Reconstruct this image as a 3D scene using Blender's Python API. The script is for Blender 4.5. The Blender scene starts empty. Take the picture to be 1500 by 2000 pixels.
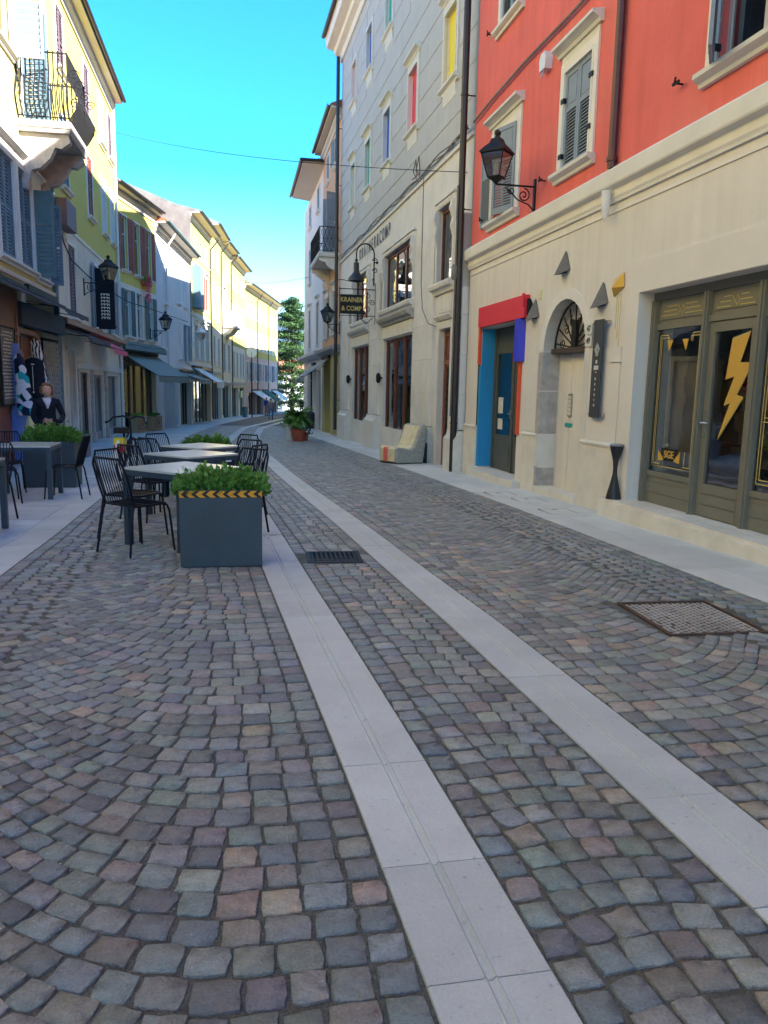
import bpy, math, random
import numpy as np
from mathutils import Vector, Matrix
random.seed(7); rng = np.random.default_rng(11)
S = bpy.context.scene; COL = S.collection
PI = math.pi
# ---------------------------------------------------------------- camera
CAMH = 1.45
pitch, roll, yaw = math.radians(9.17), math.radians(1.15), math.radians(10.95)
fw = Vector((math.sin(yaw)*math.cos(pitch), math.cos(yaw)*math.cos(pitch), -math.sin(pitch)))
rt = Vector((math.cos(yaw), -math.sin(yaw), 0)); up = rt.cross(fw)
r2 = rt*math.cos(roll)+up*math.sin(roll); u2 = -rt*math.sin(roll)+up*math.cos(roll)
cam = bpy.data.cameras.new('camera'); cam.lens = 36.0; cam.sensor_width = 36.0; cam.sensor_fit = 'HORIZONTAL'
cam.clip_start = .05; cam.clip_end = 9000
co = bpy.data.objects.new('camera', cam); COL.objects.link(co)
co.matrix_world = Matrix(((r2.x, u2.x, -fw.x, 0), (r2.y, u2.y, -fw.y, 0), (r2.z, u2.z, -fw.z, CAMH), (0, 0, 0, 1)))
S.camera = co
# ---------------------------------------------------------------- light
SUN_AZ = math.radians(38)      # from +X towards -Y
SUN_EL = math.radians(31)
W = bpy.data.worlds.new('World'); S.world = W; W.use_nodes = True
nt = W.node_tree; nt.nodes.clear()
sky = nt.nodes.new('ShaderNodeTexSky'); sky.sky_type = 'NISHITA'; sky.sun_disc = False
sky.sun_elevation = SUN_EL; sky.sun_rotation = PI/2+SUN_AZ
sky.altitude = 0; sky.air_density = 1.0; sky.dust_density = 0; sky.ozone_density = 1.6
hs = nt.nodes.new('ShaderNodeHueSaturation'); hs.inputs['Saturation'].default_value = SKY_SAT = 1.7; hs.inputs['Hue'].default_value = .5
bg = nt.nodes.new('ShaderNodeBackground'); bg.inputs[1].default_value = .073
wo = nt.nodes.new('ShaderNodeOutputWorld')
nt.links.new(sky.outputs[0], hs.inputs['Color']); nt.links.new(hs.outputs[0], bg.inputs[0]); nt.links.new(bg.outputs[0], wo.inputs[0])
sl = bpy.data.lights.new('sun', 'SUN'); sl.energy = 3.9; sl.angle = math.radians(.5); sl.color = (1, .93, .82)
so = bpy.data.objects.new('sun', sl); COL.objects.link(so)
sd = Vector((math.cos(SUN_AZ)*math.cos(SUN_EL), -math.sin(SUN_AZ)*math.cos(SUN_EL), math.sin(SUN_EL)))
so.rotation_euler = sd.to_track_quat('Z', 'Y').to_euler(); so.location = (0, 0, 30)
S.view_settings.view_transform = 'Standard'; S.view_settings.look = 'None'; S.view_settings.gamma = 1
S.view_settings.use_curve_mapping = False; S.view_settings.exposure = 2.8
S.render.engine = 'CYCLES'; S.cycles.max_bounces = 7; S.cycles.diffuse_bounces = 4; S.cycles.glossy_bounces = 3
S.cycles.transmission_bounces = 4; S.cycles.transparent_max_bounces = 8; S.cycles.use_denoising = True
S.cycles.sample_clamp_indirect = 6; S.cycles.caustics_reflective = False; S.cycles.caustics_refractive = False
# ---------------------------------------------------------------- materials
MATS = {}
def mat(name, col, rough=.8, var=.12, scale=3.0, bump=0.0, bscale=60.0, metal=0.0, spec=.3, stain=0.0, stcol=(.2, .17, .13), grain=0.0, src=None, streak=0.0, spots=0.0, objvar=0.0):
    if name in MATS: return MATS[name]
    m = bpy.data.materials.new(name); MATS[name] = m; m.use_nodes = True
    t = m.node_tree; b = t.nodes['Principled BSDF']; N = t.nodes.new; L = t.links.new
    b.inputs['Roughness'].default_value = rough; b.inputs['Metallic'].default_value = metal
    b.inputs['Specular IOR Level'].default_value = spec
    tc = N('ShaderNodeTexCoord'); co_ = tc.outputs['Object']
    if src in ('world', 'object', 'attr'):
        g = N('ShaderNodeNewGeometry'); co_ = g.outputs['Position']
    def mul(a, fac_sock, lo, hi):
        mr = N('ShaderNodeMapRange'); mr.inputs[1].default_value = .25; mr.inputs[2].default_value = .75; mr.inputs[3].default_value = lo; mr.inputs[4].default_value = hi
        L(fac_sock, mr.inputs[0])
        mx = N('ShaderNodeMix'); mx.data_type = 'RGBA'; mx.blend_type = 'MULTIPLY'; mx.inputs[0].default_value = 1
        L(a, mx.inputs[6]); L(mr.outputs[0], mx.inputs[7]); return mx.outputs[2]
    if src == 'object': n = N('ShaderNodeObjectInfo'); c = n.outputs['Color']
    elif src == 'attr': n = N('ShaderNodeAttribute'); n.attribute_name = 'Col'; c = n.outputs['Color']
    else: n = N('ShaderNodeRGB'); n.outputs[0].default_value = (*col, 1); c = n.outputs[0]
    if var:
        n1 = N('ShaderNodeTexNoise'); n1.inputs['Scale'].default_value = scale; n1.inputs['Detail'].default_value = 5; n1.inputs['Roughness'].default_value = .6
        L(co_, n1.inputs['Vector']); c = mul(c, n1.outputs['Fac'], 1-var, 1+var)
    if grain:
        n3 = N('ShaderNodeTexNoise'); n3.inputs['Scale'].default_value = bscale; n3.inputs['Detail'].default_value = 4; n3.inputs['Roughness'].default_value = .7
        L(co_, n3.inputs['Vector']); c = mul(c, n3.outputs['Fac'], 1-grain, 1+grain)
    if streak:
        mp = N('ShaderNodeMapping'); mp.inputs['Scale'].default_value = (7, 7, .35); L(co_, mp.inputs[0])
        n4 = N('ShaderNodeTexNoise'); n4.inputs['Scale'].default_value = 1; n4.inputs['Detail'].default_value = 4; L(mp.outputs[0], n4.inputs['Vector'])
        c = mul(c, n4.outputs['Fac'], 1-streak, 1+streak*.5)
    if objvar:
        oi = N('ShaderNodeObjectInfo'); m6 = N('ShaderNodeMapRange'); m6.inputs[3].default_value = 1-objvar; m6.inputs[4].default_value = 1+objvar*.6; L(oi.outputs['Random'], m6.inputs[0])
        x6 = N('ShaderNodeMix'); x6.data_type = 'RGBA'; x6.blend_type = 'MULTIPLY'; x6.inputs[0].default_value = 1; L(c, x6.inputs[6]); L(m6.outputs[0], x6.inputs[7]); c = x6.outputs[2]
    if spots:
        n5 = N('ShaderNodeTexNoise'); n5.inputs['Scale'].default_value = 34; n5.inputs['Detail'].default_value = 3; L(co_, n5.inputs['Vector'])
        m5 = N('ShaderNodeMapRange'); m5.inputs[1].default_value = .66; m5.inputs[2].default_value = .72; m5.inputs[3].default_value = 1; m5.inputs[4].default_value = 1-spots; L(n5.outputs['Fac'], m5.inputs[0])
        x5 = N('ShaderNodeMix'); x5.data_type = 'RGBA'; x5.blend_type = 'MULTIPLY'; x5.inputs[0].default_value = 1; L(c, x5.inputs[6]); L(m5.outputs[0], x5.inputs[7]); c = x5.outputs[2]
    if stain:
        n2 = N('ShaderNodeTexNoise'); n2.inputs['Scale'].default_value = scale*.35; n2.inputs['Detail'].default_value = 8; n2.inputs['Roughness'].default_value = .7
        L(co_, n2.inputs['Vector'])
        mr = N('ShaderNodeMapRange'); mr.inputs[1].default_value = .52; mr.inputs[2].default_value = .75; mr.inputs[4].default_value = stain; L(n2.outputs['Fac'], mr.inputs[0])
        mx = N('ShaderNodeMix'); mx.data_type = 'RGBA'; L(mr.outputs[0], mx.inputs[0]); L(c, mx.inputs[6]); mx.inputs[7].default_value = (*stcol, 1); c = mx.outputs[2]
    L(c, b.inputs['Base Color'])
    if bump:
        nb = N('ShaderNodeTexNoise'); nb.inputs['Scale'].default_value = bscale; nb.inputs['Detail'].default_value = 5; nb.inputs['Roughness'].default_value = .65
        L(co_, nb.inputs['Vector']); bp = N('ShaderNodeBump'); bp.inputs['Strength'].default_value = bump; bp.inputs['Distance'].default_value = .02
        L(nb.outputs['Fac'], bp.inputs['Height']); L(bp.outputs[0], b.inputs['Normal'])
    return m
def glassm(name, tint=(1, 1, 1), trans=.0):
    if name in MATS: return MATS[name]
    m = bpy.data.materials.new(name); MATS[name] = m; m.use_nodes = True; t = m.node_tree; t.nodes.clear(); N = t.nodes.new; L = t.links.new
    o = N('ShaderNodeOutputMaterial'); g = N('ShaderNodeBsdfGlossy'); g.inputs['Roughness'].default_value = .015
    tr = N('ShaderNodeBsdfTransparent'); tr.inputs[0].default_value = (*tint, 1)
    lw = N('ShaderNodeFresnel'); lw.inputs[0].default_value = 1.55
    mr = N('ShaderNodeMapRange'); mr.inputs[3].default_value = .24; mr.inputs[4].default_value = 1.0; L(lw.outputs[0], mr.inputs[0])
    tc = N('ShaderNodeTexCoord'); nz = N('ShaderNodeTexNoise'); nz.inputs['Scale'].default_value = 1.6; L(tc.outputs['Object'], nz.inputs['Vector'])
    bp = N('ShaderNodeBump'); bp.inputs['Strength'].default_value = .12; bp.inputs['Distance'].default_value = .03; L(nz.outputs['Fac'], bp.inputs['Height']); L(bp.outputs[0], g.inputs['Normal'])
    mx = N('ShaderNodeMixShader'); L(mr.outputs[0], mx.inputs[0]); L(tr.outputs[0], mx.inputs[1]); L(g.outputs[0], mx.inputs[2]); L(mx.outputs[0], o.inputs[0])
    return m
M = {}
def dm(k, *a, **kw): M[k] = mat(k, *a, **kw)
dm('red_plaster', (.78, .165, .14), .9, .09, 1.2, .25, 45, stain=.6, stcol=(.78, .27, .21), grain=.05, streak=.11, spots=.04)
dm('beige_plaster', (.77, .71, .645), .9, .07, 1.0, .2, 40, grain=.03, stain=.35, stcol=(.62, .53, .42), streak=.08, spots=.05)
dm('pale_plaster', (.76, .70, .64), .9, .05, 1.5, .08, 40, grain=.03)
dm('cream_stone', (.75, .71, .66), .8, .10, 1.6, .2, 50, grain=.05, stain=.3, stcol=(.45, .38, .30), streak=.06)
dm('white_stone', (.70, .66, .60), .7, .10, 4, .15, 70, grain=.05, stain=.3, stcol=(.5, .45, .38))
dm('grey_stone', (.44, .41, .39), .85, .3, 6, .5, 40, grain=.12, stain=.6, stcol=(.55, .5, .46))
dm('grey_plaster', (.50, .495, .495), .9, .07, 1.2, .1, 40, grain=.03, streak=.07)
dm('window_stone', (.68, .66, .62), .8, .08, 3, .1, 60, grain=.04)
dm('trim_cream', (.77, .73, .68), .8, .08, 2, .1, 60, grain=.03)
dm('orange_plaster', (.72, .40, .22), .9, .08, 1.5, .1, 40, grain=.03)
dm('pale_yellow', (.50, .43, .19), .9, .06, 1.5, .1, 40, grain=.03, stain=.2, stcol=(.6, .52, .36))
dm('yellow_plaster', (.62, .53, .13), .9, .06, 1.5, .1, 40, grain=.03)
dm('straw_plaster', (.50, .425, .12), .9, .08, 1.2, .1, 40, grain=.04, stain=.25, stcol=(.55, .5, .36))
dm('ochre_plaster', (.74, .68, .56), .9, .1, 1.5, .1, 40, grain=.04, stain=.4, stcol=(.42, .36, .29))
dm('white_plaster', (.66, .66, .66), .9, .05, 1.5, .1, 40, grain=.02)
dm('pink_plaster', (.60, .40, .36), .9, .08, 1.5, .1, 40, grain=.03)
dm('old_grey', (.20, .19, .18), .95, .3, 1.5, .3, 20, grain=.15, stain=.6, stcol=(.16, .15, .14))
dm('soffit', (.62, .56, .47), .85, .06, 2, .1, 40)
dm('roof_tile', (.34, .13, .08), .9, .3, 6, .3, 40, grain=.1)
dm('gutter_dark', (.035, .035, .04), .45, .1, 6, metal=.3, spec=.5)
dm('pipe_black', (.03, .022, .022), .4, .15, 6, metal=.2, spec=.5)
dm('pipe_brown', (.10, .035, .03), .4, .15, 6, metal=.2, spec=.5)
dm('iron', (.014, .015, .018), .6, .1, 20, metal=.0, spec=.25)
dm('shutter_grey', (.24, .285, .35), .6, .08, 8, spec=.3)
dm('shutter_blue', (.14, .23, .31), .6, .12, 8, spec=.3)
dm('shutter_green', (.10, .18, .20), .6, .12, 8, spec=.3)
dm('shutter_red', (.30, .09, .065), .6, .12, 8, spec=.3)
dm('shutter_purple', (.16, .11, .13), .6, .12, 8, spec=.3)
dm('shutter_white', (.66, .67, .66), .6, .06, 8, spec=.3)
dm('wood_red', (.17, .052, .03), .4, .25, 5, .1, 30, spec=.4, streak=.25)
dm('wood_dark', (.07, .045, .035), .5, .25, 5, .1, 30, spec=.4)
dm('wood_brown', (.26, .11, .07), .5, .2, 5, .1, 30, spec=.4, streak=.2)
dm('wood_tan', (.42, .28, .17), .6, .2, 8, .1, 40, streak=.2)
dm('frame_white', (.70, .69, .66), .5, .05, 8)
dm('olive_paint', (.19, .18, .145), .45, .07, 4, .03, 30, spec=.4)
dm('olive_dark', (.10, .105, .085), .45, .07, 4, spec=.4)
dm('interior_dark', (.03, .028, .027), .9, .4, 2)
dm('interior_mid', (.72, .66, .56), .9, .4, 2)
dm('gold', (.72, .42, .08), .45, .05, 8, metal=.2)
dm('gold_line', (.62, .48, .16), .5, .05, 8)
dm('sky_blue', (.03, .29, .60), .6, .05, 2)
dm('bright_red', (.75, .03, .05), .55, .06, 3)
dm('orange_red', (.75, .10, .04), .55, .06, 3)
dm('royal_blue', (.05, .06, .62), .5, .05, 3)
dm('panel_yellow', (.85, .68, .05), .6, .03, 3)
dm('panel_red', (.75, .06, .10), .6, .03, 3)
dm('panel_blue', (.02, .12, .48), .6, .03, 3)
dm('panel_green', (.03, .36, .33), .6, .03, 3)
dm('panel_pink', (.62, .36, .45), .6, .03, 3)
dm('panel_pale', (.42, .46, .40), .6, .03, 3)
dm('lamp_grey', (.15, .14, .14), .6, .15, 6, .2, 40)
dm('gate_grey', (.42, .42, .38), .6, .1, 6)
dm('steel', (.5, .48, .44), .3, .05, 6, metal=.8)
dm('planter_blue', (.035, .062, .09), .42, .14, 3, .05, 30, spec=.45, stain=.4, stcol=(.06, .09, .115), grain=.08, streak=.1)
dm('table_blue', (.028, .055, .085), .35, .1, 6, spec=.5)
dm('tabletop', (.55, .60, .58), .2, .06, 6, spec=.7)  # base colour lightened to carry the sky reflected in the tops
dm('chair_black', (.006, .008, .016), .5, .1, 10, spec=.25)
dm('soil', (.06, .045, .03), 1, .3, 30, .5, 60)
dm('leaf_green', (.10, .27, .035), .55, .5, 22, spec=.35)
dm('leaf_mint', (.12, .27, .05), .55, .6, 30, spec=.35)
dm('leaf_palm', (.10, .20, .035), .55, .35, 8, spec=.35)
dm('leaf_cedar', (.055, .115, .04), .7, .5, 1.2, spec=.2)
dm('leaf_dark', (.035, .08, .04), .8, .4, 1.2, spec=.2)
dm('bark', (.11, .08, .06), .95, .3, 8, .5, 30)
dm('terracotta', (.42, .10, .06), .75, .1, 6, .1, 40)
dm('tape_yellow', (.80, .36, .03), .5, .05, 8)
dm('tape_black', (.02, .02, .02), .5, .05, 8)
dm('awning_grey', (.33, .34, .33), .8, .08, 3)
dm('awning_sage', (.22, .26, .24), .8, .1, 3)
dm('awning_white', (.72, .72, .71), .8, .05, 3)
dm('awning_navy', (.045, .055, .09), .7, .1, 3)
dm('awning_pink', (.80, .12, .22), .8, .05, 3)
dm('awning_green', (.05, .13, .09), .8, .1, 3)
dm('skin', (.58, .33, .25), .55, .05, 10, spec=.3)
dm('hair_brown', (.22, .12, .075), .7, .3, 40, .5, 60)
dm('hair_dark', (.03, .022, .018), .7, .3, 40)
dm('cloth_black', (.010, .013, .022), .85, .15, 12, .2, 60)
dm('cloth_white', (.62, .62, .72), .85, .05, 12, .1, 60)
dm('cloth_blue', (.03, .08, .32), .85, .1, 12)
dm('cloth_denim', (.08, .16, .34), .85, .15, 12)
dm('cloth_grey', (.25, .22, .25), .85, .1, 12)
dm('plastic_yellow', (.8, .68, .03), .4, .03, 8, spec=.5)
dm('plastic_red', (.6, .02, .03), .35, .03, 8, spec=.5)
dm('plastic_white', (.7, .7, .7), .4, .03, 8)
dm('car_white', (.7, .72, .74), .25, .02, 4, spec=.6)
dm('rubber', (.02, .02, .02), .7, .1, 8)
dm('paper', (.66, .66, .60), .7, .1, 15)
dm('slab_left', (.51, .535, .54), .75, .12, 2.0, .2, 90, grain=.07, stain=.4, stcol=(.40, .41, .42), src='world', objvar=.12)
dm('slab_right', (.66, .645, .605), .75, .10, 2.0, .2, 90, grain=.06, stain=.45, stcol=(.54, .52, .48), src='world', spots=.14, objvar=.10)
dm('slab_strip', (.56, .58, .575), .7, .12, 2.2, .3, 110, grain=.09, stain=.55, stcol=(.45, .455, .43), src='world', spots=.25, objvar=.12)
dm('step_stone', (.74, .68, .59), .75, .12, 3, .15, 60, grain=.06, stain=.3, stcol=(.5, .36, .24))
dm('joint_sand', (.20, .195, .175), 1, .35, 25, 1.0, 190, grain=.6, src='world', stain=.35, stcol=(.20, .195, .155))
dm('road_far', (.135, .13, .13), .9, .15, 1.5, .3, 30, grain=.15, src='world')
dm('ground', (.2, .19, .17), .95, .2, .3)
dm('cobble_a', (0, 0, 0), .55, .2, 24, .8, 110, grain=.26, stain=.3, stcol=(.26, .245, .22), spots=.12, src='object', spec=.35)
dm('cobble_b', (0, 0, 0), .55, .2, 24, .8, 110, grain=.26, stain=.3, stcol=(.26, .245, .22), spots=.12, src='attr', spec=.35)
dm('cast_iron', (.13, .085, .07), .6, .3, 10, .3, 60, metal=.4)
dm('worn_iron', (.50, .46, .42), .6, .3, 5, .3, 60, stain=.9, stcol=(.12, .075, .055))
dm('hole_black', (.006, .006, .006), 1, 0)
dm('stone_bits', (.62, .60, .56), .8, .15, 30)
dm('hill_green', (.018, .034, .03), 1, .25, .004)
dm('chair_stone', (.42, .41, .36), .85, .25, 22, .7, 45, grain=.25)
dm('mosaic_warm', (.74, .64, .42), .7, .2, 7, .4, 45, stain=.7, stcol=(.66, .36, .22))
dm('mirror_cream', (.8, .78, .68), .4, .05, 3)  # even cream paint of the display mirror frame
dm('lamp_yellow', (.75, .66, .32), .5, .1, 3)
dm('banner_grey', (.06, .06, .065), .6, .05, 6)
dm('number_tile', (.70, .69, .64), .4, .05, 6)
M['glass'] = glassm('glass', (.55, .58, .58)); M['glass_clear'] = glassm('glass_clear', (.9, .92, .9))
# ---------------------------------------------------------------- mesh helpers
class MB:
    def __init__(s): s.v = []; s.f = []; s.X = None
    def add(s, vs, fs):
        o = len(s.v)
        if s.X is not None: vs = [tuple(s.X @ Vector(p)) for p in vs]
        s.v += [tuple(p) for p in vs]; s.f += [tuple(i+o for i in f) for f in fs]; return s
    def box(s, x0, x1, y0, y1, z0, z1):
        if x0 > x1: x0, x1 = x1, x0
        if y0 > y1: y0, y1 = y1, y0
        if z0 > z1: z0, z1 = z1, z0
        return s.add([(x0, y0, z0), (x1, y0, z0), (x1, y1, z0), (x0, y1, z0), (x0, y0, z1), (x1, y0, z1), (x1, y1, z1), (x0, y1, z1)],
                     [(0, 3, 2, 1), (4, 5, 6, 7), (0, 1, 5, 4), (1, 2, 6, 5), (2, 3, 7, 6), (3, 0, 4, 7)])
    def quad(s, a, b, c, d): return s.add([a, b, c, d], [(0, 1, 2, 3)])
    def prism(s, poly, axis, a, b):
        n = len(poly)
        def P(p, t): return {'x': (t, p[0], p[1]), 'y': (p[0], t, p[1]), 'z': (p[0], p[1], t)}[axis]
        vs = [P(p, a) for p in poly]+[P(p, b) for p in poly]
        fs = [tuple(range(n)), tuple(range(2*n-1, n-1, -1))]+[(i, (i+1) % n+n*0, (i+1) % n+n, i+n)[::-1] for i in range(n)]
        return s.add(vs, fs)
    def tube(s, pts, r, n=6, closed=False):
        pts = [Vector(p) for p in pts]; m = len(pts); rs = r if isinstance(r, (list, tuple)) else [r]*m
        o = len(s.v); vs = []; fs = []; pu = None
        for i, p in enumerate(pts):
            a = pts[(i-1) % m] if (closed or i > 0) else p; b = pts[(i+1) % m] if (closed or i < m-1) else p
            d = (b-a).normalized()
            if pu is None: pu = Vector((0, 0, 1)) if abs(d.z) < .9 else Vector((1, 0, 0))
            x = pu.cross(d)
            if x.length < 1e-5: x = Vector((1, 0, 0)).cross(d)
            x.normalize(); y = d.cross(x); pu = y
            vs += [tuple(p+x*math.cos(2*PI*k/n)*rs[i]+y*math.sin(2*PI*k/n)*rs[i]) for k in range(n)]
        for i in range(m if closed else m-1):
            j = (i+1) % m
            fs += [(i*n+k, i*n+(k+1) % n, j*n+(k+1) % n, j*n+k) for k in range(n)]
        if not closed: fs += [tuple(range(n-1, -1, -1)), tuple((m-1)*n+k for k in range(n))]
        return s.add(vs, fs)
    def lathe(s, prof, c=(0, 0, 0), n=12):
        vs = []; fs = []; m = len(prof)
        for r, z in prof: vs += [(c[0]+r*math.cos(2*PI*k/n), c[1]+r*math.sin(2*PI*k/n), c[2]+z) for k in range(n)]
        for i in range(m-1): fs += [(i*n+k, i*n+(k+1) % n, (i+1)*n+(k+1) % n, (i+1)*n+k) for k in range(n)]
        fs += [tuple(range(n-1, -1, -1)), tuple((m-1)*n+k for k in range(n))]
        return s.add(vs, fs)
    def ball(s, c, r, n=8, sz=1.0):
        prof = [(max(.001, r*math.sin(PI*i/6)), -r*sz*math.cos(PI*i/6)) for i in range(7)]
        return s.lathe(prof, c, n)
    def mesh(s, name, m, smooth=False):
        me = bpy.data.meshes.new(name); me.from_pydata(s.v, [], s.f); me.update()
        if m: me.materials.append(M[m] if isinstance(m, str) else m)
        if smooth: me.polygons.foreach_set('use_smooth', [True]*len(me.polygons))
        return me
def link(name, me, parent=None, loc=None, rotz=None, **props):
    o = bpy.data.objects.new(name, me); COL.objects.link(o)
    if parent is not None: o.parent = parent
    if loc is not None: o.location = loc
    if rotz is not None: o.rotation_euler = (0, 0, rotz)
    for k, v in props.items(): o[k] = v
    return o
def part(name, mb, m, parent, smooth=False, **props):
    o = link(name, mb.mesh(name, m, smooth), parent, **props)
    if smooth:
        o.data.set_sharp_from_angle(angle=math.radians(40))
    return o
def thing(name, label, cat, loc=(0, 0, 0), rotz=0, group=None):
    o = bpy.data.objects.new(name, None); COL.objects.link(o); o.empty_display_size = .2
    o.location = loc; o.rotation_euler = (0, 0, rotz); o['label'] = label; o['category'] = cat
    if group: o['group'] = group
    return o
def tag(o, label, cat, group=None):
    o['label'] = label; o['category'] = cat
    if group: o['group'] = group
    return o
def dup(o, loc, rotz, label=None, group=None):
    r = o.copy(); COL.objects.link(r); r.location = loc; r.rotation_euler = (0, 0, rotz)
    if label: r['label'] = label
    if group: r['group'] = group
    for c in list(o.children):
        d = c.copy(); COL.objects.link(d); d.parent = r
        for g in list(c.children):
            e = g.copy(); COL.objects.link(e); e.parent = d
    return r
def text_mesh(txt, size, m, depth=.004, font_bold=0.0, spacing=1.0):
    cu = bpy.data.curves.new('text', 'FONT'); cu.body = txt; cu.size = size; cu.extrude = depth; cu.align_x = 'CENTER'; cu.align_y = 'CENTER'; cu.offset = font_bold; cu.space_character = spacing
    cu.resolution_u = 3
    o = bpy.data.objects.new('text', cu); COL.objects.link(o)
    dg = bpy.context.evaluated_depsgraph_get(); me = bpy.data.meshes.new_from_object(o.evaluated_get(dg))
    bpy.data.objects.remove(o); bpy.data.curves.remove(cu)
    me.materials.clear(); me.materials.append(M[m]); me.name = 'lettering'
    return me
# text stands in facade frame: x right (mirrored or not), z up
def facade_text(parent, txt, s, y, z, size, m, name='lettering', sx=1, sz=1, flip=False, bold=0.0, spacing=1.0):
    me = text_mesh(txt, size, m, font_bold=bold, spacing=spacing)
    o = link(name, me, parent)
    # text local x->-s for outward reader: outward y normal, reader sees +x to the left
    o.matrix_local = Matrix(((-sx, 0, 0, s), (0, 0, 1, y), (0, sz, 0, z), (0, 0, 0, 1)))
    return o
PY = [-20, 4.5, 9.4, 16.4, 26, 39, 59, 94, 200, 400]; PZ = [0, 0, -.10, -.26, -.49, -.76, -1.17, -1.78, -3.2, -4]
def zg(y): return float(np.interp(y, PY, PZ))
XL = lambda y: float(np.interp(y, [-9, 33.7, 33.8, 39.5, 50, 58, 64.5, 70, 79, 100, 130], [-4.7, -4.7, -4.95, -3.75, -2.7, -1.75, -1.1, -.35, .9, 5.2, 12]))
XK = lambda y: float(np.interp(y, [0, 8, 12, 19, 26, 33, 40, 47, 56, 69, 80, 100, 130], [-1.8, -1.8, -1.88, -1.95, -1.95, -1.9, -1.55, -1.1, -.2, 1.3, 3, 7, 14]))
XR = lambda y: float(np.interp(y, [0, 4.7, 10, 14, 19, 28, 33.6, 40, 50, 60, 80, 100, 130], [3.72, 3.70, 3.68, 3.6, 3.5, 3.26, 3.05, 3.05, 3.6, 5, 9, 14, 22]))
XF = lambda y: float(np.interp(y, [0, 15.3, 32, 50, 60, 130], [4.85, 4.62, 4.2, 4.2, 8, 30]))
_ys = np.arange(-4, 100, .25)
_c2 = np.interp(_ys, [-4, 0, 2, 3.7, 5.4, 8.5, 11, 15, 21.5, 26.5, 33, 42.5, 62, 80, 100], [1.72, 1.66, 1.60, 1.50, 1.405, 1.26, 1.11, .9, .67, .56, .82, 1.32, 4.1, 7.6, 12])
_k = np.ones(9)/9; _c2 = np.convolve(np.pad(_c2, 4, mode='edge'), _k, 'valid')
C2 = lambda y: float(np.interp(y, _ys, _c2))
C1 = lambda y: C2(y)-1.0+(.08*max(0, min(1, (y-11)/20)))
SW = .165
# ---------------------------------------------------------------- setting: ground, road, strips, pavements
def sheet(name, xa, xb, y0, y1, dz, m, step=1.0, **props):
    n = max(1, int((y1-y0)/step)); mb = MB(); ys = [y0+(y1-y0)*i/n for i in range(n+1)]
    vs = []
    for y in ys: vs += [(xa(y), y, zg(y)+dz), (xb(y), y, zg(y)+dz)]
    mb.add(vs, [(2*i, 2*i+1, 2*i+3, 2*i+2) for i in range(n)])
    o = link(name, mb.mesh(name, m), None, kind='structure', **props); return o
gmb = MB()
gy = [-400, -20, 4.5, 9.4, 16.4, 26, 39, 59, 94, 200, 400, 4500]; gz = [0, 0, 0, -.10, -.26, -.49, -.76, -1.17, -1.78, -3.2, -4, -4]
for i in range(len(gy)-1): gmb.quad((-4000, gy[i], gz[i]-.12), (4000, gy[i], gz[i]-.12), (4000, gy[i+1], gz[i+1]-.12), (-4000, gy[i+1], gz[i+1]-.12))
link('ground', gmb.mesh('ground', 'ground'), None, kind='structure')
road = sheet('road', lambda y: XK(y)-.05, lambda y: XR(y)+.05, -4, 46, -.0075, 'joint_sand')
sheet('road_far', lambda y: XK(y)-.05, lambda y: XR(y)+.05, 45.98, 130, -.010, 'road_far')
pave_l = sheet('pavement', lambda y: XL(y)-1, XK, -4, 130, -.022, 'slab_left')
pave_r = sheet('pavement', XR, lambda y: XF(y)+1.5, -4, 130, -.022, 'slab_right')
# manholes and grates to leave out of the paving: (cx, cy, half w, half l, rot)
GR = [(2.92, 4.43, .33, .36, 0), (.84, 6.65, .24, .23, 0)]
def ingrate(x, y, g=.04):
    for cx, cy, a, b, r in GR:
        if abs(x-cx) < a+g and abs(y-cy) < b+g: return True
    return False
st = []   # x, y, rot, lx, ly
def add_stone(x, y, r, lx, ly):
    if not ingrate(x, y): st.append((x, y, r, lx, ly))
P = .113
def theta(d, wd):
    a = min(1, max(0, (d-.34)/.80)); return a*math.radians(50)
def field(edge_in, edge_out, side, y0, y1, seam_frac):
    """rows start at the strip edge (d=0) and curve away; beyond the seam rows belong to the outer arc"""
    # profile tables
    ds = np.arange(0, 3.2, .01); f = np.concatenate([[0], np.cumsum(np.tan([theta(d, 2.2) for d in ds[:-1]])*.01)])
    y = y0-2.2
    while y < y1:
        yy = y; w = abs(edge_out(yy)-edge_in(yy)); ds_seam = w*seam_frac
        # edging stone beside the strip
        x = edge_in(yy)+side*.060
        if yy > y0: add_stone(x, yy, 0, .108, P*.95)
        d = .122; k = 0; off = random.uniform(-.03, .0)
        d += off*.3
        while d < ds_seam:
            th = theta(d, w); sz = P*random.uniform(.86, 1.22)*(.62+.38*math.cos(th)*1.0)
            dx = sz*math.cos(th); dm_ = d+dx/2
            if dm_ > ds_seam+.02: break
            py = yy+float(np.interp(dm_, ds, f))+random.uniform(-.006, .006)
            e = abs(edge_out(py)-edge_in(py))
            if y0 < py < y1 and dm_ < e-.05:
                add_stone(edge_in(py)+side*dm_, py, side*th+random.uniform(-.04, .04), sz, P*(math.cos(th)*.85+.15)*random.uniform(.96, 1.04))
            d += dx
        y += P
    # outer arc, rows run up towards the seam
    y = y0-1
    fo = lambda q, wo: q*q*.55/max(.2, wo)
    while y < y1:
        w = abs(edge_out(y)-edge_in(y)); wo = w*(1-seam_frac); q = .122
        if y > y0: add_stone(edge_out(y)-side*.060, y, 0, .108, P*.95)
        while q < wo-.03:
            sz = P*random.uniform(.9, 1.15); qm = q+sz/2
            if qm > wo: break
            py = y+fo(qm, wo)+random.uniform(-.005, .005); sl = math.atan(1.1*qm/max(.2, wo))
            if y0 < py < y1: add_stone(edge_out(py)-side*qm, py, -side*sl*.9+random.uniform(-.05, .05), sz, P*math.cos(sl))
            q += sz
        y += P
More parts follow.
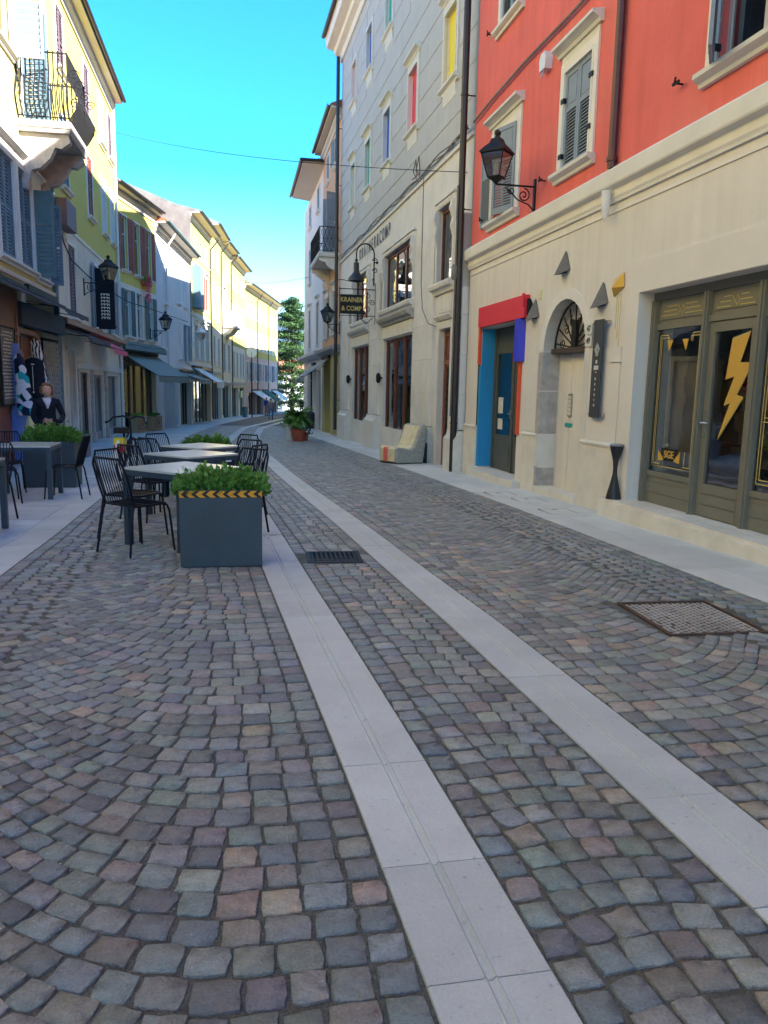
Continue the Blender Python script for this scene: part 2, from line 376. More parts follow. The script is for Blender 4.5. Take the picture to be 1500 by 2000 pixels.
YC0, YC1 = .7, 45.9
field(lambda y: C1(y)-SW, XK, -1, YC0, YC1, .66)
field(lambda y: C2(y)+SW, XR, 1, YC0, YC1, .66)
y = YC0
while y < YC1:                                   # between the two strips: near-straight rows
    xa = C1(y)+SW; xb = C2(y)-SW; w = xb-xa
    sk = .10
    for x in (xa+.058, xb-.058): add_stone(x, y+(x-xa)*0, random.uniform(-.03, .03), .105, P*.95)
    d = .116; 
    n = max(1, round((w-.232)/(P*1.02))); ws = [random.uniform(.85, 1.15) for _ in range(n)]; t = sum(ws)
    for q in ws:
        l = q/t*(w-.232); dm_ = d+l/2
        py = y+.05*math.sin(dm_/w*PI)*1.0+random.uniform(-.008, .008)
        add_stone(xa+dm_, py, random.uniform(-.06, .06)+.05*PI/w*math.cos(dm_/w*PI), l, P*random.uniform(.95, 1.03)); d += l
    y += P
st = np.array(st)
NV = 28; K = 12
def variant():
    a = np.arange(K)*2*PI/K+PI/4
    # super-ellipse corners
    ca, sa = np.cos(a), np.sin(a); e = rng.uniform(.10, .2)
    r = 1/((np.abs(ca)**(2/e)+np.abs(sa)**(2/e))**(e/2))
    px = .5*r*ca*(1+rng.normal(0, .042, K)); py = .5*r*sa*(1+rng.normal(0, .042, K))
    px += rng.normal(0, .04)*py; py += rng.normal(0, .04)*px
    b = np.stack([px*1.0, py*1.0, np.full(K, -.035)], 1); m_ = np.stack([px*.985, py*.985, np.full(K, -.0026)+rng.normal(0, .0008, K)], 1)
    t = np.stack([px*.955, py*.955, rng.normal(-.0003, .0011, K)], 1); c = np.array([[0, 0, rng.normal(.0008, .001)]])
    return np.concatenate([b, m_, t, c])
VAR = [variant() for _ in range(NV)]
FC = []
for i in range(K):
    j = (i+1) % K
    FC += [(i, j, j+K), (i, j+K, i+K), (i+K, j+K, j+2*K), (i+K, j+2*K, i+2*K), (i+2*K, j+2*K, 3*K)]
FC = np.array(FC)
def stone_col(n):
    base = np.array([(.148, .158, .165), (.150, .162, .155), (.155, .150, .152), (.185, .186, .180), (.120, .122, .130), (.170, .152, .146), (.225, .190, .165), (.135, .145, .162)])
    p = np.array([.22, .21, .15, .13, .1, .08, .04, .07]); k = rng.choice(len(base), n, p=p)
    c = base[k]*rng.uniform(.78, 1.2, (n, 1))*rng.normal(1, .03, (n, 3)); return np.clip(c*np.array([2.16, 2.12, 2.04]), .03, .6)
cols = stone_col(len(st))
# slow drifts of hue over the paving, warmer to the right
wx = (np.sin(st[:, 0]*1.7+st[:, 1]*.9)+np.sin(st[:, 1]*.53-st[:, 0]*.8))*.015-.03
cols *= np.stack([1+wx+.03*(st[:, 0] > 1), np.ones(len(st)), 1-wx-.04*(st[:, 0] > 1)], 1)
tiltx = np.clip(rng.normal(0, .011, len(st)), -.022, .022); tilty = np.clip(rng.normal(0, .011, len(st)), -.022, .022); dzs = np.clip(rng.normal(0, .0014, len(st)), -.002, .003); vi = rng.integers(0, NV, len(st))
flip = rng.integers(0, 4, len(st))
zgs = np.interp(st[:, 1], PY, PZ)
# rank by size in the picture
rel = np.stack([st[:, 0], st[:, 1], zgs-CAMH], 1); dep = rel @ np.array(fw); sx = rel @ np.array(r2)/np.maximum(dep, .1); sy = rel @ np.array(u2)/np.maximum(dep, .1)
inv = (dep > .3) & (np.abs(sx) < .52) & (np.abs(sy) < .69)
order = np.argsort(np.where(inv, dep, 1e6))[:300]; near = np.zeros(len(st), bool); near[order] = True
vm = []
for v in VAR:
    me = bpy.data.meshes.new('cobble'); me.from_pydata(v.tolist(), [], FC.tolist()); me.update(); me.materials.append(M['cobble_a'])
    me.polygons.foreach_set('use_smooth', [True]*len(me.polygons)); vm.append(me)
G = .0078
for i in order:
    x, y, r, lx, ly = st[i]
    o = bpy.data.objects.new('cobble', vm[vi[i]]); COL.objects.link(o); o.parent = road
    o.location = (x, y, zgs[i]+dzs[i]); o.rotation_euler = (tiltx[i], tilty[i], r); o.scale = (lx-G, ly-G, 1); o.color = (*cols[i], 1)
idx = np.where(~near)[0]
def bake(idx, name):
    V = np.array(VAR)[vi[idx]].copy(); nv = V.shape[1]
    V[:, :, 0] *= (st[idx, 3]-G)[:, None]; V[:, :, 1] *= (st[idx, 4]-G)[:, None]
    V[:, :, 2] += V[:, :, 1]*tiltx[idx][:, None]-V[:, :, 0]*tilty[idx][:, None]
    c, s_ = np.cos(st[idx, 2])[:, None], np.sin(st[idx, 2])[:, None]
    X = V[:, :, 0]*c-V[:, :, 1]*s_+st[idx, 0][:, None]; Y = V[:, :, 0]*s_+V[:, :, 1]*c+st[idx, 1][:, None]
    Z = V[:, :, 2]+np.interp(Y, PY, PZ)+dzs[idx][:, None]
    co_ = np.stack([X, Y, Z], 2).reshape(-1, 3)
    F = (FC[None]+(np.arange(len(idx))*nv)[:, None, None]).reshape(-1, 3)
    me = bpy.data.meshes.new(name); me.vertices.add(len(co_)); me.vertices.foreach_set('co', co_.ravel())
    me.loops.add(F.size); me.loops.foreach_set('vertex_index', F.ravel().astype(np.int32))
    me.polygons.add(len(F)); me.polygons.foreach_set('loop_start', np.arange(0, F.size, 3, dtype=np.int32)); me.polygons.foreach_set('loop_total', np.full(len(F), 3, np.int32))
    me.polygons.foreach_set('use_smooth', np.ones(len(F), bool)); me.update()
    a = me.color_attributes.new('Col', 'FLOAT_COLOR', 'POINT'); cc = np.concatenate([np.repeat(cols[idx], nv, 0), np.ones((len(co_), 1))], 1); a.data.foreach_set('color', cc.ravel().astype(np.float32))
    me.materials.append(M['cobble_b']); return link(name, me, road, kind='stuff')
bake(idx, 'cobble_paving')
print('stones', len(st))
# slabs that follow the road: four-sided pieces between two x functions
def slab(name, parent, xa, xb, y0, y1, m, top=.0, th=.02, groove=False, g=.003):
    n = max(1, int((y1-y0)/.5)+1); mb = MB()
    y0 += g; y1 -= g
    if groove: prof = [(0, -th), (0, -.004), (.006, 0), (.44, 0), (.455, .004), (.467, .0), (.482, -.0055), (.518, -.0055), (.533, .0), (.545, .004), (.56, 0), (.994, 0), (1, -.004), (1, -th)]
    else: prof = [(0, -th), (0, -.003), (.004, 0), (.996, 0), (1, -.003), (1, -th)]
    vs = []; k = len(prof); dz = random.uniform(-.0015, .0015)
    for i in range(n+1):
        y = y0+(y1-y0)*i/n; a, b = xa(y)+g, xb(y)-g
        vs += [(a+(b-a)*u, y, zg(y)+top+h+dz) for u, h in prof]
    fs = [tuple((i*k+j, i*k+j+1, (i+1)*k+j+1, (i+1)*k+j)) for i in range(n) for j in range(k-1)]
    fs += [tuple(range(k-1, -1, -1)), tuple(range(n*k, n*k+k))]
    mb.add(vs, fs); return part(name, mb, m, parent)
for cf in (C1, C2):
    sp = MB(); vs = []; ys = np.arange(-1, 95, 1.0)
    for y in ys: vs += [(cf(y)-SW, y, zg(y)-.018), (cf(y)+SW, y, zg(y)-.018)]
    sp.add(vs, [(2*i, 2*i+1, 2*i+3, 2*i+2) for i in range(len(ys)-1)])
    strip = link('paving_strip', sp.mesh('paving_strip', 'joint_sand'), None, kind='structure')
    y = -1.0+(.3 if cf is C1 else 0)
    brk = [1.62, 2.1, 2.75, 3.9, 4.75, 5.35, 6.5, 7.95] if cf is C1 else [1.75, 2.35, 3.55, 4.6, 5.9]
    brk = [-.9, .3]+brk
    y = brk[-1]
    while y < 94: y += random.choice([.8, .95, 1.1, 1.25])*(1 if y < 45 else 3); brk.append(y)
    for a, b in zip(brk[:-1], brk[1:]): slab('stone_slab', strip, lambda q: cf(q)-SW, lambda q: cf(q)+SW, a, b, 'slab_strip', .002, groove=True, g=.0022)
def rows(parent, fa, fb, y0, y1, lens, m, g=.003):
    y = y0
    while y < y1:
        l = random.choice(lens); slab('stone_slab', parent, fa, fb, y, min(y+l, y1), m, 0.0, g=g); y += l
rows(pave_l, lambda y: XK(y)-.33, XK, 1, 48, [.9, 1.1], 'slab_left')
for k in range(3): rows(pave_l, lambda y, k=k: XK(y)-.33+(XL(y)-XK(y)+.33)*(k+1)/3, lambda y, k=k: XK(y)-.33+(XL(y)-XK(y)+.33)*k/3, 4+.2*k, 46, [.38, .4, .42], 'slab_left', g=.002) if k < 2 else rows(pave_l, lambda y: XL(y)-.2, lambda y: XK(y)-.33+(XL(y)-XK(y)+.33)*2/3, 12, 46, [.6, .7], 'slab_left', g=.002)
rows(pave_r, XR, lambda y: XR(y)+.36, 1, 46, [1.0, 1.2, 1.4], 'slab_right', g=.0015)
rows(pave_r, lambda y: XR(y)+.36, lambda y: (XR(y)+.36+XF(y)+.06)/2, 1.3, 46, [.8, .9, 1.0], 'slab_right', g=.0015)
rows(pave_r, lambda y: (XR(y)+.36+XF(y)+.06)/2, lambda y: XF(y)+.06, .8, 46, [.8, .9, 1.0], 'slab_right', g=.0015)
# hills far away
hm = MB(); pts = []
for i in range(61):
    x = -3000+i*120; h = 395+60*math.sin(i*.33+2.4)+30*math.sin(i*.9)+14*math.sin(i*2.3); pts.append((x, h))
vs = []
for x, h in pts: vs += [(x, 2700, -30), (x, 3100, h*.62), (x, 3600, h), (x, 4300, -30)]
hm.add(vs, [(4*i+j, 4*i+4+j, 4*i+5+j, 4*i+1+j) for i in range(60) for j in range(3)])
o = link('hills', hm.mesh('hills', 'hill_green', True), None, kind='structure')
# covers and grates set into the paving
def manhole():
    cx, cy, a, b, r = GR[0]; t = thing('manhole_cover', 'rusty square manhole cover with a white worn grid, set in the cobbles at right', 'manhole cover', (cx, cy, zg(cy)), math.radians(-2))
    f = MB()
    for q in ((-a, a, -b, -b+.018), (-a, a, b-.018, b), (-a, -a+.018, -b+.018, b-.018), (a-.018, a, -b+.018, b-.018)): f.box(q[0], q[1], q[2], q[3], -.03, .004)
    part('rim', f, 'cast_iron', t)
    pl = MB(); pl.box(-a+.02, a-.02, -b+.02, b-.02, -.03, -.006); lid = part('lid', pl, 'cast_iron', t)
    gb = MB(); n = 15
    for i in range(n+1):
        for j in range(n):
            x = -a+.045+(2*a-.09)*i/n; y0 = -b+.045+(2*b-.09)*j/n; sh = (2*b-.09)/n
            if random.random() < .93: gb.box(x-.0038, x+.0038, y0, y0+sh, -.008, .0)
            if i < n and random.random() < .93: gb.box(x, x+(2*a-.09)/n, y0-.0045+(sh*.5 if i % 2 else 0), y0+.0045+(sh*.5 if i % 2 else 0), -.008, -.0005)
    part('raised_grid', gb, 'worn_iron', t)
def grate():
    cx, cy, a, b, r = GR[1]; t = thing('drain_grate', 'black iron drain grate between the two pale paving strips', 'drain grate', (cx, cy, zg(cy)), math.radians(-3))
    f = MB()
    for q in ((-a, a, -b, -b+.035), (-a, a, b-.035, b), (-a, -a+.035, -b+.035, b-.035), (a-.035, a, -b+.035, b-.035)): f.box(q[0], q[1], q[2], q[3], -.03, .003)
    part('rim', f, 'iron', t)
    h = MB(); h.box(-a+.036, a-.036, -b+.036, b-.036, -.0165, -.014); part('pit', h, 'hole_black', t)
    g_ = MB()
    for i in range(10): x = -a+.05+i*(2*a-.1)/9; g_.box(x-.009, x+.009, -b+.036, b-.036, -.013, .001)
    for j in range(7): y = -b+.05+j*(2*b-.1)/6; g_.box(-a+.036, a-.036, y-.007, y+.007, -.012, .0005)
    part('bars', g_, 'iron', t)
manhole(); grate()
def cover(x, y, w, l, lab, m='slab_right', rot=0):
    t = thing('utility_cover', lab, 'utility cover', (x, y, zg(y)), rot)
    f = MB()
    for q in ((-w, w, -l, -l+.008), (-w, w, l-.008, l), (-w, -w+.008, -l+.008, l-.008), (w-.008, w, -l+.008, l-.008)): f.box(q[0], q[1], q[2], q[3], -.01, .004)
    part('rim', f, 'cast_iron', t); b = MB(); b.box(-w+.012, w-.012, -l+.012, l-.012, -.01, .0035); part('lid', b, m, t)
    h = MB(); h.box(-.035, .035, l*.55, l*.55+.03, .003, .0055); part('lifting_slot', h, 'cast_iron', t)
cover(4.02, 11.2, .2, .3, 'first inset cover in the right pavement before the blue doorway, outlined in black')
cover(4.18, 10.45, .2, .25, 'inset pavement cover before the arched doorway, in the middle of three')
cover(4.12, 9.3, .2, .22, 'inset pavement cover nearest the camera on the right pavement')
cover(2.78, 10.5, .11, .14, 'small pale metal cover in the cobbles before the arched doorway', 'steel')
cover(.36, 7.75, .1, .09, 'small cover set in the pale strip just beside the big planter', 'slab_strip')
# small litter and loose chips in the joints
ch = MB()
for i in range(420):
    y = random.uniform(1.5, 4.5); x = random.uniform(-1.2, 2.6); r = random.uniform(.0008, .0024)
    if random.random() < .5: x = random.gauss(-.25, .3); y = random.gauss(2.4, .35)
    if y < 1.2: continue
    ch.add([(x-r, y-r, zg(y)+.001), (x+r, y-r*.6, zg(y)+.001), (x+r*.5, y+r, zg(y)+.001), (x, y, zg(y)+.001+r*1.4)], [(0, 1, 3), (1, 2, 3), (2, 0, 3)])
o = link('loose_chips', ch.mesh('loose_chips', 'stone_bits'), None, kind='stuff'); o['label'] = 'white stone chips scattered over the cobbles'
# ---------------------------------------------------------------- facade kit: x along the wall, y out to the street, z up
_leaf = {}
def leaf_parts(w, h, m, style='louvre', pitch=.05):
    k = (round(w, 2), round(h, 2), m, style, pitch)
    if k in _leaf: return _leaf[k]
    st_ = .055; t = .035; f = MB(); l = MB(); split = h*.62 if style == 'mixed' else None
    f.box(0, st_, 0, t, 0, h).box(w-st_, w, 0, t, 0, h).box(st_, w-st_, 0, t, 0, .09).box(st_, w-st_, 0, t, h-.07, h)
    z0, z1 = .09, h-.07
    if style == 'mixed':
        f.box(st_, w-st_, 0, t, split-.03, split+.03); f.box(st_, w-st_, .010, .022, split+.03, z1); f.box(st_+.035, w-st_-.035, .022, .028, split+.065, z1-.035); z1 = split-.03
    elif style == 'louvre': f.box(st_, w-st_, .003, t-.003, h*.5-.03, h*.5+.03)
    elif style == 'panel': f.box(st_, w-st_, .008, .024, .09, z1)
    if style != 'panel':
        n = max(3, int((z1-z0)/pitch)); dz = (z1-z0)/n
        for i in range(n):
            z = z0+dz*(i+.5)
            if style == 'louvre' and abs(z-h*.5) < .04: continue
            l.add([(st_, .004, z+dz*.42), (w-st_, .004, z+dz*.42), (w-st_, .033, z-dz*.42), (st_, .033, z-dz*.42), (st_, .001, z+dz*.30), (w-st_, .001, z+dz*.30), (w-st_, .030, z-dz*.54), (st_, .030, z-dz*.54)],
                  [(0, 1, 2, 3), (7, 6, 5, 4), (0, 3, 7, 4), (1, 5, 6, 2), (0, 4, 5, 1), (3, 2, 6, 7)])
    r = (f.mesh('shutter', m), l.mesh('louvres', m) if l.v else None); _leaf[k] = r; return r
class Facade:
    def __init__(s, name, label, A, B, zb, zt, wallm, group=None):
        s.A, s.B = Vector((*A, 0)), Vector((*B, 0)); d = s.B-s.A; s.L = d.length; s.rz = math.atan2(d.y, d.x)
        s.t = thing(name, label, 'building', (A[0], A[1], 0), s.rz, group); s.open = []; s.zb, s.zt, s.m = zb, zt, wallm; s.s0 = 0
    def p(s, name, mb, m, smooth=False, parent=None, **k): return part(name, mb, m, parent or s.t, smooth, **k)
    def shutter(s, hx, z0, h, w, ang, m, style='louvre', right=False, y=.02, pitch=.05, **k):
        a, b = leaf_parts(w, h, m, style, pitch)
        o = link('shutter', a, s.t, (hx, y, z0), None, **k)
        if right: o.scale = (-1, 1, 1); o.rotation_euler = (0, 0, -ang)
        else: o.rotation_euler = (0, 0, ang)
        if b: link('louvres', b, o, kind='stuff')
        return o
    def window(s, a, b, z0, z1, frame='window_stone', fw_=.11, pr=.04, sill=True, cornice=False, depth=.14, casement='frame_white', glass='glass', shut=None, sm='shutter_grey', style='louvre', panel=None, mull=1, trans=.68, pitch=.05, brackets=False, sillm=None):
        s.open.append((a, b, z0, z1, depth)); sillm = sillm or frame
        f = MB()
        if fw_ > 0:
            f.box(a-fw_, a, -.02, pr, z0, z1+fw_).box(b, b+fw_, -.02, pr, z0, z1+fw_).box(a, b, -.02, pr, z1, z1+fw_)
            f.box(a-fw_*.25, a, pr, pr+.012, z0, z1+fw_*.25).box(b, b+fw_*.25, pr, pr+.012, z0, z1+fw_*.25).box(a, b, pr, pr+.012, z1, z1+fw_*.25)
        else: f.box(a, b, -.02, .003, z1, z1+.02)
        w = s.p('window', f, frame)
        if sill:
            g = MB(); c = fw_+.05
            g.prism([(-.02, z0-.13), (.05, z0-.13), (.06, z0-.09), (.10, z0-.07), (.13, z0-.05), (.13, z0-.002), (.03, z0+.0), (-.02, z0)], 'x', a-c, b+c)
            if brackets: g.prism([(0, z0-.42), (.03, z0-.38), (.05, z0-.13), (0, z0-.13)], 'x', a-.02, b+.02)
            s.p('sill', g, sillm, parent=w)
        if cornice:
            g = MB(); c = fw_+.07; zc = z1+fw_+.10
            g.box(a-fw_, b+fw_, -.01, pr-.01, z1+fw_, zc)
            g.prism([(-.02, zc), (.05, zc), (.07, zc+.04), (.12, zc+.07), (.17, zc+.09), (.17, zc+.13), (-.02, zc+.16)], 'x', a-c, b+c)
            s.p('cornice', g, sillm, parent=w)
        if panel:
            g = MB(); g.box(a, b, -depth-.02, -depth+.0, z0, z1); s.p('coloured_panel', g, panel, parent=w)
        elif shut != 'closed':
            yb = -depth+.06; c = MB(); e = .05
            c.box(a, a+e, yb-.04, yb, z0, z1).box(b-e, b, yb-.04, yb, z0, z1).box(a+e, b-e, yb-.04, yb, z0, z0+e).box(a+e, b-e, yb-.04, yb, z1-e, z1)
            for i in range(mull):
                x = a+(b-a)*(i+1)/(mull+1); c.box(x-.03, x+.03, yb-.038, yb+.004, z0+e, z1-e)
            if trans: zt = z0+(z1-z0)*trans; c.box(a+e, b-e, yb-.036, yb-.002, zt-.025, zt+.025)
            s.p('casement', c, casement, parent=w)
            g = MB(); g.quad((b-e, yb-.02, z0+e), (a+e, yb-.02, z0+e), (a+e, yb-.02, z1-e), (b-e, yb-.02, z1-e)); s.p('pane', g, glass, parent=w)
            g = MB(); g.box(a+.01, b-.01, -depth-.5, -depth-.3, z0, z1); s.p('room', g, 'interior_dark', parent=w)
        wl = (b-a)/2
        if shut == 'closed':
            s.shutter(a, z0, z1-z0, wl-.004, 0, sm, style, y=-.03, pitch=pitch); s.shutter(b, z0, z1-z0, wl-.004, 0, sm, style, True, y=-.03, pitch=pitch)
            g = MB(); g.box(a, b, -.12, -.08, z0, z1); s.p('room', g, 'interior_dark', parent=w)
        elif shut == 'open':
            s.shutter(a-.02, z0, z1-z0, wl, PI-.06, sm, style, y=pr+.05, pitch=pitch); s.shutter(b+.02, z0, z1-z0, wl, PI-.06, sm, style, True, y=pr+.05, pitch=pitch)
        elif isinstance(shut, tuple):
            if shut[0] is not None: s.shutter(a, z0, z1-z0, wl, shut[0], sm, style, y=pr, pitch=pitch)
            if shut[1] is not None: s.shutter(b, z0, z1-z0, wl, shut[1], sm, style, True, y=pr, pitch=pitch)
        return w
    def shop(s, a, b, z0, z1, depth=.15, m='wood_dark', cols=2, kick=.5, transom=.5, glass='glass', room=1.0, reveal=None, name='shopfront', roomm='interior_dark'):
        s.open.append((a, b, z0, z1, depth)); y = -depth; e = .07; c = MB(); w = (b-a)/cols
        for i in range(cols+1):
            x = a+w*i; hw = e if 0 < i < cols else e
            c.box(max(a, x-hw/1), min(b, x+hw/1), y-.06, y+.02, z0, z1)
        for i in range(cols):
            x0, x1 = a+w*i+e, a+w*(i+1)-e
            c.box(x0, x1, y-.05, y, z1-.08, z1)
            if transom: c.box(x0, x1, y-.05, y+.005, z1-transom-.04, z1-transom+.04)
            if kick: c.box(x0, x1, y-.04, y-.008, z0, z0+kick); c.box(x0+.05, x1-.05, y-.008, y+.004, z0+.08, z0+kick-.08)
        fr = s.p(name, c, m)
        for i in range(cols):
            x0, x1 = a+w*i+e, a+w*(i+1)-e; g = MB(); g.quad((x1, y-.03, z0+kick), (x0, y-.03, z0+kick), (x0, y-.03, z1-.08), (x1, y-.03, z1-.08)); s.p('pane', g, glass, parent=fr)
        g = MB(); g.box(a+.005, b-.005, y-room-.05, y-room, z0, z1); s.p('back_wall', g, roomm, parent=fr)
        g = MB(); g.box(a+.005, b-.005, y-room, y-.07, z0-.02, z0+.01); s.p('floor', g, 'interior_mid', parent=fr)
        return fr
    def wall(s, name, m, z0, z1, y=0.0, s0=None, s1=None, reveal_m=None, courses=None, cm=None):
        s0 = s.s0 if s0 is None else s0; s1 = s.L if s1 is None else s1
        ops = [o for o in s.open if o[1] > s0 and o[0] < s1 and o[3] > z0 and o[2] < z1]
        xs = sorted({s0, s1}|{max(s0, min(s1, v)) for o in ops for v in o[:2]}); zs = sorted({z0, z1}|{max(z0, min(z1, v)) for o in ops for v in o[2:4]})
        mb = MB()
        for i in range(len(xs)-1):
            for j in range(len(zs)-1):
                cx, cz = (xs[i]+xs[i+1])/2, (zs[j]+zs[j+1])/2
                if any(o[0] < cx < o[1] and o[2] < cz < o[3] for o in ops): continue
                mb.quad((xs[i+1], y, zs[j]), (xs[i], y, zs[j]), (xs[i], y, zs[j+1]), (xs[i+1], y, zs[j+1]))
        w = s.p(name, mb, m)
        for a, b, c, d, dp in ops:
            rv = MB()
            c_, d_ = max(c, z0), min(d, z1)
            rv.quad((a, y, c_), (a, -dp-.05, c_), (a, -dp-.05, d_), (a, y, d_)); rv.quad((b, -dp-.05, c_), (b, y, c_), (b, y, d_), (b, -dp-.05, d_))
            if d <= z1: rv.quad((a, y, d), (a, -dp-.05, d), (b, -dp-.05, d), (b, y, d))
            if c >= z0: rv.quad((b, y, c), (b, -dp-.05, c), (a, -dp-.05, c), (a, y, c))
            s.p('reveal', rv, reveal_m or m, parent=w)
        return w
    def mass(s, z0, z1, y0=-1.3, y1=-10, m='ochre_plaster', s0=None, s1=None):
        s0 = s.s0 if s0 is None else s0; s1 = s.L if s1 is None else s1
        g = MB(); g.box(s0+.002, s1-.002, y1, y0, z0, z1)
        g.box(s0+.001, s0+.05, y0-.01, -.005, z0, z1).box(s1-.05, s1-.001, y0-.01, -.005, z0, z1).box(s0+.051, s1-.051, y0-.01, -.07, z1-.15, z1-.001)
        return s.p('body', g, m)
    def roof(s, z, over=.6, m='roof_tile', s0=None, s1=None, soff='soffit', gut='gutter_dark', pitch=.38, depth=5.5, thick=.16, brk=True, tiles=True):
        s0 = (s.s0 if s0 is None else s0)-.0; s1 = (s.L if s1 is None else s1)+.0
        g = MB(); g.prism([(over, z+.10), (over, z+.16), (-depth, z+.16+(depth+over)*pitch), (-2*depth, z+.12), (-2*depth, z), (-.05, z)], 'x', s0, s1); r = s.p('roof', g, m)
        g = MB(); g.prism([(0, z-.10), (.10, z-.02), (over-.02, z+.0), (over-.02, z+.095), (0, z+.02)], 'x', s0-.001, s1+.001)
        g.prism([(0, z-.34), (.05, z-.34), (.08, z-.22), (.16, z-.16), (.18, z-.06), (0, z-.06)], 'x', s0+.002, s1-.002); s.p('soffit', g, soff, parent=r)
        g = MB(); n = 7; pr = [(over+.075*math.cos(PI+PI*i/n)+.06, z+.13+.075*math.sin(PI+PI*i/n)) for i in range(n+1)]; pr += [(p[0]*1.0-(.008 if p[0] > over+.06 else -.008), p[1]+.008) for p in pr[::-1]]
        g.prism(pr, 'x', s0-.04, s1+.04); s.p('gutter', g, gut, parent=r)
        return r
    def downpipe(s, x, z0, z1, over=.6, m='gutter_dark', r=.05, y=.08, arm=True, label=None):
        g = MB(); pts = [(x, y, z0), (x, y, z1-.75)]
        if arm: pts += [(x, y+.03, z1-.62), (x, over-.05, z1-.12), (x, over+.04, z1+.06)]
        else: pts += [(x, y, z1)]
        g.tube(pts, r, 8)
        z = z0+1.2
        while z < z1-1: g.lathe([(r+.012, 0), (r+.012, .03)], (x, y, z), 8).box(x-.01, x+.01, 0, y, z+.005, z+.025); z += 2.1
        return s.p('downpipe', g, m, True)
    def awning(s, a, b, z, out, drop, m, y=.02, valance=.22, name='awning', frame='iron'):
        g = MB(); n = 6; vs = []
        for i in range(n+1):
            x = a+(b-a)*i/n; sag = -.02*math.sin(PI*i/n)
            vs += [(x, y, z), (x, y+out*.5, z-drop*.5+sag), (x, y+out, z-drop+sag), (x, y+out, z-drop-valance+.02*math.sin(i*2.4)+sag)]
        k = len(vs); vs2 = [(p[0], p[1]-.008, p[2]-.01) for p in vs]
        fs = [(4*i+j, 4*i+j+1, 4*i+5+j, 4*i+4+j) for i in range(n) for j in range(3)]
        g.add(vs+vs2, fs+[tuple(q+k for q in f[::-1]) for f in fs]); o = s.p(name, g, m)
        h = MB(); h.tube([(a, y+out-.01, z-drop), (b, y+out-.01, z-drop)], .018).tube([(a+.05, y, z-.25), (a+.05, y+out-.02, z-drop)], .012).tube([(b-.05, y, z-.25), (b-.05, y+out-.02, z-drop)], .012).box(a, b, 0, .12, z, z+.12)
        s.p('arms', h, frame, parent=o); return o
    def w2l(s, x, y):
        d = (s.B-s.A).normalized(); q = Vector((x, y, 0))-s.A; return q.dot(d), q.dot(Vector((-d.y, d.x, 0)))
    def l2w(s, x, y, z=0):
        d = (s.B-s.A).normalized(); n = Vector((-d.y, d.x, 0)); q = s.A+d*x+n*y; return (q.x, q.y, z)
def scroll(mb, c, r0, turns, plane='xz', r=.008, a0=0, sgn=1, n=22):
    pts = []
    for i in range(n+1):
        a = a0+sgn*turns*2*PI*i/n; q = r0*(1-.82*i/n); u, v = q*math.cos(a), q*math.sin(a)
        pts.append((c[0]+u, c[1], c[2]+v) if plane == 'xz' else (c[0], c[1]+u, c[2]+v))
    mb.tube(pts, r, 5)
# ================================================================ right row
# ---- red house
R = Facade('red_house', 'red and beige house with olive shopfronts at right, grey shutters above', (4.85, 0), (4.62, 15.3), -.6, 12.6, 'red_plaster'); R.s0 = -16
for a, b, z0, z1 in ((10.27, 11.12, 4.58, 5.92),):
    w = R.window(a, b, z0, z1, 'trim_cream', .15, .03, cornice=True, shut='closed', style='mixed', depth=.2, pitch=.042, sillm='window_stone')
R.window(12.95, 14.1, 4.46, 5.86, 'trim_cream', .15, .03, cornice=True, shut=(.32, PI-.05), style='mixed', depth=.2, pitch=.042, sillm='window_stone')
R.window(6.35, 7.52, 4.66, 6.1, 'trim_cream', .15, .03, cornice=True, shut=(None, .62), style='mixed', depth=.16, pitch=.042, sillm='window_stone')
R.window(13.1, 14.0, 7.7, 9.1, 'trim_cream', .15, .03, cornice=True, shut='closed', style='mixed', depth=.2, pitch=.042, sillm='window_stone')
R.window(10.27, 11.12, 7.7, 9.1, 'trim_cream', .15, .03, cornice=True, shut='closed', style='mixed', depth=.2, sillm='window_stone')
for a in (2.2, -2, -6.2, -10.5):
    for z in (4.6, 7.7): R.window(a, a+.95, z, z+1.4, 'trim_cream', .15, .03, cornice=True, shut='closed', style='mixed', depth=.2, pitch=.09)
